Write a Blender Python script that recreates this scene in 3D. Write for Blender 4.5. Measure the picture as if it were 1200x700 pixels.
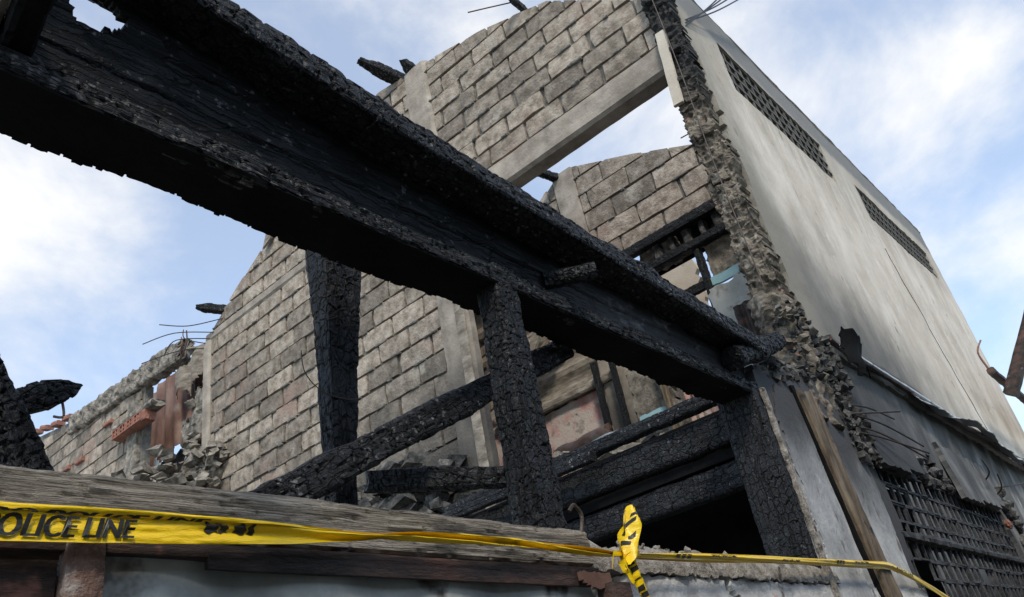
import bpy, math, random
import numpy as np
from mathutils import Matrix, Vector

S = bpy.context.scene
for o in list(bpy.data.objects):
    bpy.data.objects.remove(o, do_unlink=True)
COL = S.collection
R = math.radians

# ------------------------------------------------------------------ camera
# X runs along the alley front, Y goes into the burnt house, Z is up.
cd = bpy.data.cameras.new('camera'); cam = bpy.data.objects.new('camera', cd); COL.objects.link(cam)
rot = Matrix(((0.653832, -0.273316, -0.705551), (-0.736837, -0.441938, -0.511627), (-0.171974, 0.854394, -0.490343)))
cam.matrix_world = Matrix.Translation((0, 0, 1.5)) @ rot.to_4x4()
cd.lens = 27.9; cd.sensor_width = 36; cd.clip_start = 0.02; cd.clip_end = 2000
S.camera = cam

# ------------------------------------------------------------------ sky and sun
SUN_DIR = Vector((-0.52, -0.50, 0.80)).normalized()
elev = math.asin(SUN_DIR.z); azim = math.atan2(SUN_DIR.x, SUN_DIR.y)
w = bpy.data.worlds.new('World'); S.world = w; w.use_nodes = True
nt = w.node_tree; nt.nodes.clear()
def N(t, **k):
    n = nt.nodes.new(t)
    for a, b in k.items(): setattr(n, a, b)
    return n
sky = N('ShaderNodeTexSky', sky_type='NISHITA', sun_disc=False)
sky.sun_elevation = elev; sky.sun_rotation = azim; sky.air_density = 1.0; sky.dust_density = 1.2; sky.ozone_density = 1.6
tc = N('ShaderNodeTexCoord')
mp = N('ShaderNodeMapping'); mp.inputs['Location'].default_value = (0.35, 0.1, 0.2); mp.inputs['Scale'].default_value = (1.0, 1.0, 1.5)
nt.links.new(tc.outputs['Generated'], mp.inputs[0])
cn = N('ShaderNodeTexNoise'); cn.inputs['Scale'].default_value = 2.6; cn.inputs['Detail'].default_value = 7; cn.inputs['Roughness'].default_value = 0.60
cn.inputs['Distortion'].default_value = 0.25
nt.links.new(mp.outputs[0], cn.inputs['Vector'])
# broad banks of cloud: soft lobes about a few directions, broken up by the noise
acc = None
for d, k, a in [((0.20, 0.78, 0.59), 60, 0.22), ((0.83, 0.06, 0.56), 110, 0.22), ((0.72, 0.29, 0.63), 60, 0.22), ((0.46, 0.45, 0.77), 60, 0.14),
                ((0.83, -0.05, 0.55), 300, 0.12), ((0.92, 0.0, 0.38), 60, 0.13), ((0.25, 0.62, 0.74), 120, 0.10), ((0.3, 0.9, 0.3), 60, 0.06), ((-.6, .3, .7), 10, .2), ((0.2, -.8, .55), 10, .2), ((-.5, -.6, .6), 8, .2)]:
    dp = N('ShaderNodeVectorMath', operation='DOT_PRODUCT'); v = Vector(d).normalized(); dp.inputs[1].default_value = v
    nt.links.new(tc.outputs['Generated'], dp.inputs[0])
    m1 = N('ShaderNodeMath', operation='SUBTRACT'); nt.links.new(dp.outputs['Value'], m1.inputs[0]); m1.inputs[1].default_value = 1.0
    m2 = N('ShaderNodeMath', operation='MULTIPLY'); nt.links.new(m1.outputs[0], m2.inputs[0]); m2.inputs[1].default_value = k
    m3 = N('ShaderNodeMath', operation='EXPONENT'); nt.links.new(m2.outputs[0], m3.inputs[0])
    m4 = N('ShaderNodeMath', operation='MULTIPLY'); nt.links.new(m3.outputs[0], m4.inputs[0]); m4.inputs[1].default_value = a
    if acc is None: acc = m4
    else:
        ad = N('ShaderNodeMath', operation='ADD'); nt.links.new(acc.outputs[0], ad.inputs[0]); nt.links.new(m4.outputs[0], ad.inputs[1]); acc = ad
ad = N('ShaderNodeMath', operation='ADD'); nt.links.new(acc.outputs[0], ad.inputs[0]); nt.links.new(cn.outputs['Fac'], ad.inputs[1])
cr = N('ShaderNodeValToRGB'); cr.color_ramp.elements[0].position = 0.57; cr.color_ramp.elements[0].color = (0.27, 0.27, 0.27, 1)
cr.color_ramp.elements[1].position = 0.93; cr.color_ramp.elements[1].color = (1, 1, 1, 1); cr.color_ramp.interpolation = 'EASE'
nt.links.new(ad.outputs[0], cr.inputs[0])
bg1 = N('ShaderNodeBackground'); bg1.inputs['Strength'].default_value = 0.15
tint = N('ShaderNodeMix', data_type='RGBA', blend_type='MULTIPLY'); tint.inputs[0].default_value = 1.0; tint.inputs[7].default_value = (1.26, 1.50, 1.58, 1)
nt.links.new(sky.outputs[0], tint.inputs[6]); nt.links.new(tint.outputs[2], bg1.inputs[0])
bg2 = N('ShaderNodeBackground'); bg2.inputs['Color'].default_value = (1.0, 0.985, 0.96, 1); bg2.inputs['Strength'].default_value = 0.95
mx = N('ShaderNodeMixShader'); nt.links.new(cr.outputs[0], mx.inputs[0]); nt.links.new(bg1.outputs[0], mx.inputs[1]); nt.links.new(bg2.outputs[0], mx.inputs[2])
wo = N('ShaderNodeOutputWorld'); nt.links.new(mx.outputs[0], wo.inputs[0])

sl = bpy.data.lights.new('sun', 'SUN'); sl.energy = 2.3; sl.angle = R(8); sl.color = (1, 0.90, 0.76)
so = bpy.data.objects.new('sun', sl); COL.objects.link(so); so.location = (-4, -5, 12)
so.rotation_euler = (-SUN_DIR).to_track_quat('-Z', 'Y').to_euler()
S.render.engine = 'CYCLES'
S.view_settings.view_transform = 'Standard'; S.view_settings.look = 'None'; S.view_settings.exposure = 0.24; S.view_settings.gamma = 1

# ------------------------------------------------------------------ noise helpers
def hsh(a, b, c, seed):
    h = (a.astype(np.int64) * 73856093) ^ (b.astype(np.int64) * 19349663) ^ (c.astype(np.int64) * 83492791) ^ (seed * 2654435761)
    h = h & 0xffffffff
    h = ((h ^ (h >> 15)) * 2246822519) & 0xffffffff
    h = ((h ^ (h >> 13)) * 3266489917) & 0xffffffff
    return ((h ^ (h >> 16)) & 0xffffff) / float(0xffffff)
def vn(P, s, seed=0):
    """value noise in -1..1 for an (n,3) array"""
    q = np.asarray(P, float) * s; i = np.floor(q).astype(np.int64); f = q - i; f = f * f * (3 - 2 * f)
    out = 0
    for dx in (0, 1):
        for dy in (0, 1):
            for dz in (0, 1):
                wgt = (f[:, 0] if dx else 1 - f[:, 0]) * (f[:, 1] if dy else 1 - f[:, 1]) * (f[:, 2] if dz else 1 - f[:, 2])
                out = out + wgt * hsh(i[:, 0] + dx, i[:, 1] + dy, i[:, 2] + dz, seed)
    return out * 2 - 1
def fbm(P, s, seed=0, oct=3):
    o = 0; a = 1.0; t = 0
    for k in range(oct):
        o = o + a * vn(P, s * 2 ** k, seed + 11 * k); t += a; a *= 0.5
    return o / t
def cells(u, v, cu, cv, seed, per):
    """cracked cells on a bar: distance to the nearest crack (0 in a crack .. 1) and a value for each cell"""
    nv = max(3, int(round(per / cv))); x = u / cu; y = v / per * nv
    ix = np.floor(x).astype(np.int64); iy = np.floor(y).astype(np.int64)
    f1 = np.full(x.shape, 9.0); f2 = f1.copy(); cid = np.zeros(x.shape)
    for dx in (-1, 0, 1):
        for dy in (-1, 0, 1):
            jx = ix + dx; jy = (iy + dy) % nv; z0 = np.zeros_like(jx)
            px = ix + dx + 0.5 + 0.42 * (hsh(jx, jy, z0, seed) * 2 - 1); py = iy + dy + 0.5 + 0.36 * (hsh(jx, jy, z0 + 1, seed) * 2 - 1)
            ax = np.abs(px - x); ay = np.abs(py - y)
            d = np.maximum(ax, ay) * 0.75 + 0.35 * np.sqrt(ax * ax + ay * ay)
            c = hsh(jx, jy, z0 + 2, seed)
            n = d < f1
            f2 = np.where(n, f1, np.minimum(f2, d)); cid = np.where(n, c, cid); f1 = np.where(n, d, f1)
    return np.clip((f2 - f1) / 0.22, 0, 1), cid

# ------------------------------------------------------------------ objects
ORG = {}
def props(o, label=None, cat=None, group=None, kind=None):
    if label: o['label'] = label
    if cat: o['category'] = cat
    if group: o['group'] = group
    if kind: o['kind'] = kind
    return o
def root(name, loc, label, cat, group=None):
    o = bpy.data.objects.new(name, None); COL.objects.link(o); o.location = loc; o.empty_display_size = .1
    ORG[o] = np.array(loc, float); return props(o, label, cat, group)
def put(name, VF, mat, parent=None, label=None, cat=None, group=None, kind=None, smooth=False):
    V, F = VF; V = np.asarray(V, float)
    org = V.mean(0); org[2] = V[:, 2].min()
    me = bpy.data.meshes.new(name); me.from_pydata((V - org).tolist(), [], F if isinstance(F, list) else F.tolist())
    me.materials.append(mat); me.update()
    if getattr(VF, 'uv', None) is not None:
        me.uv_layers.new(name='UVMap').data.foreach_set('uv', VF.uv.ravel().astype(np.float32))
    if smooth: me.polygons.foreach_set('use_smooth', [True] * len(me.polygons))
    o = bpy.data.objects.new(name, me); COL.objects.link(o)
    if parent is not None:
        o.parent = parent; o.location = org - ORG[parent]
    else: o.location = org
    ORG[o] = org
    return props(o, label, cat, group, kind)
def join(*parts):
    V = []; F = []; n = 0
    for v, f in parts:
        v = np.asarray(v, float); V.append(v); f = f if isinstance(f, list) else f.tolist()
        F += [[i + n for i in q] for q in f]; n += len(v)
    return np.concatenate(V), F
def unit(v):
    v = np.asarray(v, float); return v / np.linalg.norm(v)

class VFU(tuple):
    uv = None
def bar(p0, p1, w, h, up=(0, 0, 1), res=.02, n=8, cell=None, depth=.004, lump=0.0, lscale=9, taper=None, seed=1, ragged=(0, 0), wobble=0, ash=0):
    """a timber or beam from p0 to p1: w across, h along up, rounded corners; cell=(along,across) cracks it like charred wood"""
    p0 = np.array(p0, float); p1 = np.array(p1, float); L = np.linalg.norm(p1 - p0); t = (p1 - p0) / L
    sd = unit(np.cross(t, up)); u2 = np.cross(sd, t)
    th = np.linspace(0, 2 * math.pi, 721)[:-1]; c = np.cos(th); s = np.sin(th)
    cx = w / 2 * np.sign(c) * np.abs(c) ** (2 / n); cy = h / 2 * np.sign(s) * np.abs(s) ** (2 / n)
    seg = np.hypot(np.roll(cx, -1) - cx, np.roll(cy, -1) - cy); arc = np.concatenate([[0], np.cumsum(seg)]); per = arc[-1]
    nv = max(12, int(per / res)); sv = np.arange(nv) / nv * per
    cxp = np.interp(sv, arc, np.append(cx, cx[0])); cyp = np.interp(sv, arc, np.append(cy, cy[0]))
    tx = np.roll(cxp, -1) - np.roll(cxp, 1); ty = np.roll(cyp, -1) - np.roll(cyp, 1); tl = np.hypot(tx, ty) + 1e-9
    nx = ty / tl; ny = -tx / tl
    nu = max(2, int(L / res)) + 1; uu = np.linspace(0, L, nu)
    U, Vv = np.meshgrid(uu, np.arange(nv), indexing='ij'); U = U.ravel(); K = Vv.ravel()
    sc = np.ones_like(U) if taper is None else np.interp(U / L, [a for a, b in taper], [b for a, b in taper])
    X = cxp[K] * sc; Y = cyp[K] * sc
    P = p0 + np.outer(U, t) + np.outer(X, sd) + np.outer(Y, u2)
    d = np.zeros_like(U)
    if lump: d += lump * fbm(P + seed * 3.7, lscale, seed)
    if cell:
        wu = U + 0.25 * cell[0] * vn(P, 22, seed + 3); wv = sv[K] + 0.25 * cell[1] * vn(P, 19, seed + 4)
        e, cid = cells(wu, wv, cell[0], cell[1], seed, per)
        d += depth * (np.minimum(e * 2.0, 1) - 1) + depth * 0.9 * (cid - .5) + .25 * depth * e
        e2, c2 = cells(wu * 1.0 + 3, wv, cell[0] * .42, cell[1] * .5, seed + 7, per)
        d += depth * .25 * (np.minimum(e2 * 2, 1) - 1)
    P = P + np.outer(d * nx[K], sd) + np.outer(d * ny[K], u2)
    if wobble: P = P + np.outer(wobble * vn(np.outer(U, np.ones(3)) + seed, 1.7, seed), sd) + np.outer(wobble * vn(np.outer(U, np.ones(3)) + seed + 50, 1.9, seed), u2)
    for side, rg in ((0, ragged[0]), (1, ragged[1])):
        if rg:
            near = np.clip(1 - (U if side == 0 else L - U) / (rg * 2.2), 0, 1)
            o = rg * (vn(P, 38, seed + 5) * .5 + .7 * vn(P, 14, seed + 6) + .2)
            P = P + np.outer(near * o * (1 if side == 0 else -1), t)
    F = []
    i = np.arange(nu - 1)[:, None] * nv; k = np.arange(nv)[None, :]; k2 = (k + 1) % nv
    F = np.stack([i + k, i + nv + k, i + nv + k2, i + k2], -1).reshape(-1, 4)[:, ::-1].tolist()
    V = np.vstack([P, P[:nv].mean(0), P[-nv:].mean(0)]); a = len(P)
    b = (nu - 1) * nv
    F += [[a, int(q), int((q + 1) % nv)][::-1] for q in range(nv)] + [[a + 1, b + int((q + 1) % nv), b + int(q)][::-1] for q in range(nv)]
    uu2 = np.repeat(uu, nv).reshape(nu, nv); step = per / nv
    ua = uu2[:-1].ravel(); ub = uu2[1:].ravel(); va = np.tile(np.arange(nv) * step, nu - 1); vb = va + step
    uv = np.stack([np.stack([ua, vb], -1), np.stack([ub, vb], -1), np.stack([ub, va], -1), np.stack([ua, va], -1)], 1).reshape(-1, 2)
    cap = np.concatenate([np.stack([(p @ sd) * 1.0, (p @ u2) * 1.0]).T for p in (V[np.array(F[len(uv) // 4:]).ravel()],)])
    r = VFU((V, F)); r.uv = np.vstack([uv, cap]) + seed * 1.37; return r

def slab(O, U, W, lu, lw, res, th, mask=None, disp=None, jit=0.0, seed=3, warp=None):
    """a plate with front at O + u*U + w*W (front side faces U x W) and thickness th; mask(u,w) keeps cells, disp(u,w) moves the front and back along the normal"""
    O = np.array(O, float); U = np.array(U, float); W = np.array(W, float); Nn = unit(np.cross(U, W))
    nu = max(1, int(round(lu / res))); nw = max(1, int(round(lw / res)))
    u, v = np.meshgrid(np.linspace(0, lu, nu + 1), np.linspace(0, lw, nw + 1), indexing='ij'); u = u.ravel(); v = v.ravel()
    uc, vc = np.meshgrid((np.arange(nu) + .5) * lu / nu, (np.arange(nw) + .5) * lw / nw, indexing='ij')
    keep = np.ones(uc.shape, bool) if mask is None else mask(uc, vc)
    wu, wv = u.copy(), v.copy()
    if jit:
        z = np.stack([u, v, 0 * u], -1); pk = np.zeros((nu + 2, nw + 2), bool); pk[1:-1, 1:-1] = keep
        cnt = (pk[:-1, :-1].astype(int) + pk[1:, :-1] + pk[:-1, 1:] + pk[1:, 1:]).ravel()
        on = (cnt > 0) & (cnt < 4)
        wu = wu + on * jit * vn(z, .9 / res, seed); wv = wv + on * jit * vn(z, .9 / res, seed + 1)
    if warp: wu, wv = warp(wu, wv)
    d = np.zeros_like(u) if disp is None else disp(wu, wv)
    Fp = O + np.outer(wu, U) + np.outer(wv, W) + np.outer(d, Nn); Bp = Fp - th * Nn
    idx = lambda a, b: a * (nw + 1) + b
    a, b = np.nonzero(keep); n0 = len(Fp)
    q = np.stack([idx(a, b), idx(a + 1, b), idx(a + 1, b + 1), idx(a, b + 1)], -1)
    F = q.tolist() + (q[:, ::-1] + n0).tolist()
    kp = np.zeros((nu + 2, nw + 2), bool); kp[1:-1, 1:-1] = keep
    def side(sel, e0, e1):
        aa, bb = np.nonzero(sel); i0 = e0(aa, bb); i1 = e1(aa, bb)
        return np.stack([i1, i0, i0 + n0, i1 + n0], -1).tolist()
    F += side(keep & ~kp[1:-1, :-2], lambda a, b: idx(a, b), lambda a, b: idx(a + 1, b))
    F += side(keep & ~kp[1:-1, 2:], lambda a, b: idx(a + 1, b + 1), lambda a, b: idx(a, b + 1))
    F += side(keep & ~kp[:-2, 1:-1], lambda a, b: idx(a, b + 1), lambda a, b: idx(a, b))
    F += side(keep & ~kp[2:, 1:-1], lambda a, b: idx(a + 1, b), lambda a, b: idx(a + 1, b + 1))
    V = np.vstack([Fp, Bp]); F = np.array(F)
    used = np.unique(F); rm = np.full(len(V), -1); rm[used] = np.arange(len(used))
    return V[used], rm[F]
def polyprism(pts2, mk, d0, d1):
    """prism from a polygon (list of 2-D points, counter-clockwise seen from the front); mk(a,b,d) makes a 3-D point"""
    n = len(pts2)
    V = [mk(a, b, d0) for a, b in pts2] + [mk(a, b, d1) for a, b in pts2]
    F = [list(range(n)), list(range(2 * n - 1, n - 1, -1))] + [[(i + 1) % n, i, n + i, n + (i + 1) % n] for i in range(n)]
    return np.array(V), F
def tube(pts, r, n=6, sub=6):
    """round wire through points"""
    pts = np.array(pts, float)
    if len(pts) > 2 and sub > 1:
        o = []
        for i in range(len(pts) - 1):
            a = pts[max(i - 1, 0)]; b = pts[i]; c = pts[i + 1]; d = pts[min(i + 2, len(pts) - 1)]
            for k in range(sub):
                s = k / sub
                o.append(.5 * (2 * b + (c - a) * s + (2 * a - 5 * b + 4 * c - d) * s * s + (3 * b - a - 3 * c + d) * s ** 3))
        o.append(pts[-1]); pts = np.array(o)
    V = []; F = []
    for i, q in enumerate(pts):
        t = unit(pts[min(i + 1, len(pts) - 1)] - pts[max(i - 1, 0)])
        a = unit(np.cross(t, (0.31, .2, .93))); b = np.cross(t, a)
        for k in range(n): V.append(q + r * (math.cos(2 * math.pi * k / n) * a + math.sin(2 * math.pi * k / n) * b))
    for i in range(len(pts) - 1):
        for k in range(n): F.append([i * n + k, i * n + (k + 1) % n, (i + 1) * n + (k + 1) % n, (i + 1) * n + k])
    F.append(list(range(n))[::-1]); F.append([(len(pts) - 1) * n + k for k in range(n)])
    return np.array(V), F
def stone(c, r, seed, sq=(1, 1, 1), n=2):
    """a broken lump"""
    rs = np.random.RandomState(seed); V = []; F = []
    if n == 0:   # angular broken piece
        P = np.array([(x, y, z) for x in (-1, 1) for y in (-1, 1) for z in (-1, 1)], float) * rs.uniform(.45, .95, 3) + rs.uniform(-.24, .24, (8, 3))
        q, _ = np.linalg.qr(rs.normal(size=(3, 3)))
        if np.linalg.det(q) < 0: q[:, 0] *= -1
        P = (P @ q) * r * np.array(sq) + np.array(c)
        return P, [[0, 1, 3, 2], [4, 6, 7, 5], [0, 4, 5, 1], [2, 3, 7, 6], [0, 2, 6, 4], [1, 5, 7, 3]]
    g = 3 + n
    pts = []
    for i in range(g + 1):
        for j in range(2 * g):
            a = math.pi * i / g; b = math.pi * j / g
            pts.append((math.sin(a) * math.cos(b), math.sin(a) * math.sin(b), math.cos(a)))
    P = np.array(pts); pl = [unit(rs.normal(size=3)) for _ in range(9)]; of = rs.uniform(.55, .9, 9)
    k = np.ones(len(P))
    for q, f in zip(pl, of):
        dt = P @ q; k = np.where(dt > 0.01, np.minimum(k, f / np.maximum(dt, .01)), k)
    P = P * k[:, None]; P += .06 * np.stack([vn(P + seed, 3, seed + a) for a in range(3)], -1)
    P = P * r * np.array(sq) + np.array(c)
    for i in range(g):
        for j in range(2 * g):
            a = i * 2 * g + j; b = i * 2 * g + (j + 1) % (2 * g); F.append([a, a + 2 * g, b + 2 * g, b])
    return P, F

# ------------------------------------------------------------------ materials
def mat(name, cols, scale=6.0, rough=.85, bump=.35, bscale=60, stretch=(1, 1, 1), var=0.0, spots=None, metallic=0.0, coord='pos', bstretch=None, detail=6, wave=None, soot=None, spec=.4, pos=(.36, .66)):
    m = bpy.data.materials.new(name); m.use_nodes = True; t = m.node_tree; t.nodes.clear()
    def n(ty, **k):
        x = t.nodes.new(ty)
        for a, b in k.items(): setattr(x, a, b)
        return x
    L = t.links.new
    out = n('ShaderNodeOutputMaterial'); b = n('ShaderNodeBsdfPrincipled'); L(b.outputs[0], out.inputs[0])
    b.inputs['Roughness'].default_value = rough; b.inputs['Metallic'].default_value = metallic; b.inputs['Specular IOR Level'].default_value = spec
    if coord == 'pos':
        g = n('ShaderNodeNewGeometry'); src = g.outputs['Position']
    else:
        g = n('ShaderNodeTexCoord'); src = g.outputs['Object']
    mp = n('ShaderNodeMapping'); mp.inputs['Scale'].default_value = stretch; L(src, mp.inputs[0])
    vec = mp.outputs[0]
    if var:
        oi = n('ShaderNodeObjectInfo'); cm = n('ShaderNodeVectorMath', operation='ADD'); sc = n('ShaderNodeMath', operation='MULTIPLY'); sc.inputs[1].default_value = 37
        L(oi.outputs['Random'], sc.inputs[0]); L(vec, cm.inputs[0]); L(sc.outputs[0], cm.inputs[1]); vec = cm.outputs[0]
    nz = n('ShaderNodeTexNoise'); nz.inputs['Scale'].default_value = scale; nz.inputs['Detail'].default_value = detail; nz.inputs['Roughness'].default_value = .62; L(vec, nz.inputs['Vector'])
    rp = n('ShaderNodeValToRGB'); e = rp.color_ramp.elements
    for i, c in enumerate(cols):
        x = pos[0] + (pos[1] - pos[0]) * i / max(1, len(cols) - 1)
        if i < 2: e[i].position = x; e[i].color = (*c, 1)
        else: q = e.new(x); q.color = (*c, 1)
    L(nz.outputs['Fac'], rp.inputs[0]); col = rp.outputs[0]
    def mixc(fac, c1, c2, mode='MIX'):
        x = n('ShaderNodeMix', data_type='RGBA', blend_type=mode)
        if isinstance(fac, float): x.inputs[0].default_value = fac
        else: L(fac, x.inputs[0])
        for s_, c in ((6, c1), (7, c2)):
            if isinstance(c, tuple): x.inputs[s_].default_value = (*c, 1)
            else: L(c, x.inputs[s_])
        return x.outputs[2]
    if var:
        hv = n('ShaderNodeHueSaturation'); mr = n('ShaderNodeMapRange'); mr.inputs['To Min'].default_value = 1 - var; mr.inputs['To Max'].default_value = 1 + var
        L(oi.outputs['Random'], mr.inputs[0]); L(mr.outputs[0], hv.inputs['Value']); L(col, hv.inputs['Color']); col = hv.outputs[0]
    for sp in (spots or []):
        c, s_, lo, hi = sp[:4]
        sn = n('ShaderNodeTexNoise'); sn.inputs['Scale'].default_value = s_; sn.inputs['Detail'].default_value = 5; sn.inputs['Roughness'].default_value = .6
        sm = n('ShaderNodeMapping'); sm.inputs['Scale'].default_value = sp[4] if len(sp) > 4 else (1, 1, 1); sm.inputs['Location'].default_value = (s_ * .37, 1.3, s_ * .11)
        L(src, sm.inputs[0]); L(sm.outputs[0], sn.inputs['Vector'])
        r2 = n('ShaderNodeMapRange', interpolation_type='SMOOTHSTEP'); r2.inputs['From Min'].default_value = lo; r2.inputs['From Max'].default_value = hi; L(sn.outputs['Fac'], r2.inputs[0])
        col = mixc(r2.outputs[0], col, c)
    if soot: col = soot(n, L, src, col, mixc)
    L(col, b.inputs['Base Color'])
    bn = n('ShaderNodeTexNoise'); bn.inputs['Scale'].default_value = bscale; bn.inputs['Detail'].default_value = 5; bn.inputs['Roughness'].default_value = .65
    bm = n('ShaderNodeMapping'); bm.inputs['Scale'].default_value = bstretch or stretch; L(src, bm.inputs[0]); L(bm.outputs[0], bn.inputs['Vector'])
    bp = n('ShaderNodeBump'); bp.inputs['Strength'].default_value = bump; bp.inputs['Distance'].default_value = .012 if bscale > 45 else .015
    L(bn.outputs['Fac'], bp.inputs['Height']); L(bp.outputs[0], b.inputs['Normal'])
    return m

def ramp_axis(n, L, src, expr, lo, hi, nscale, namp, nstretch=(1, 1, 1)):
    """0..1 mask: smoothstep(lo,hi) of dot(pos,expr) + noise"""
    dp = n('ShaderNodeVectorMath', operation='DOT_PRODUCT'); dp.inputs[1].default_value = expr; L(src, dp.inputs[0])
    mp = n('ShaderNodeMapping'); mp.inputs['Scale'].default_value = nstretch; L(src, mp.inputs[0])
    nz = n('ShaderNodeTexNoise'); nz.inputs['Scale'].default_value = nscale; nz.inputs['Detail'].default_value = 6; nz.inputs['Roughness'].default_value = .6; L(mp.outputs[0], nz.inputs['Vector'])
    s = n('ShaderNodeMath', operation='MULTIPLY_ADD'); L(nz.outputs['Fac'], s.inputs[0]); s.inputs[1].default_value = namp; L(dp.outputs['Value'], s.inputs[2])
    r = n('ShaderNodeMapRange', interpolation_type='SMOOTHSTEP'); r.inputs['From Min'].default_value = lo + namp / 2; r.inputs['From Max'].default_value = hi + namp / 2; L(s.outputs[0], r.inputs[0])
    return r.outputs[0]

def soot_white(n, L, src, col, mixc):
    # rain and smoke stains run down the render; smoke licked up from the lower left corner
    f = ramp_axis(n, L, src, (-.30, 0, -1.0), -6.15, -4.75, 1.9, 1.7, (.8, 1, .5))
    col = mixc(f, col, (.10, .096, .09))
    h = ramp_axis(n, L, src, (-1.0, 0, -.12), -5.35, -4.65, 2.6, .9, (1, 1, .6))
    col = mixc(h, col, (.20, .182, .152))
    dr = ramp_axis(n, L, src, (-.09, 0, 1.0), 4.35, 5.35, 5.0, 1.6, (2.2, 1, .10))
    hd = n('ShaderNodeMath', operation='MULTIPLY'); L(dr, hd.inputs[0]); hd.inputs[1].default_value = .55
    col = mixc(hd.outputs[0], col, (.25, .228, .19))
    g = ramp_axis(n, L, src, (-.09, 0, 1.0), 5.44, 5.56, 3.0, .12, (1.4, 1, .3))
    return mixc(g, col, (.17, .168, .165))
def soot_block(n, L, src, col, mixc):
    f = ramp_axis(n, L, src, (0, -.35, -1.0), -6.2, -4.4, 1.6, 2.0)
    col = mixc(f, col, (.05, .047, .044))
    g = ramp_axis(n, L, src, (0, 0, 0), .10, .34, 1.1, 1.0, (1, 1, .6))
    g2 = n('ShaderNodeMath', operation='MULTIPLY'); L(g, g2.inputs[0]); g2.inputs[1].default_value = .6
    return mixc(g2.outputs[0], col, (.085, .077, .067))
def soot_lower(n, L, src, col, mixc):
    f = ramp_axis(n, L, src, (-.25, 0, -.2), -2.7, -1.5, 2.2, 1.3, (1.3, 1, .6))
    return mixc(f, col, (.045, .045, .047))
def soot_pil(n, L, src, col, mixc):
    f = ramp_axis(n, L, src, (.08, 0, 1.0), 2.25, 2.85, 3.0, .55, (1.1, 1, .8))
    return mixc(f, col, (.05, .05, .052))

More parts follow.
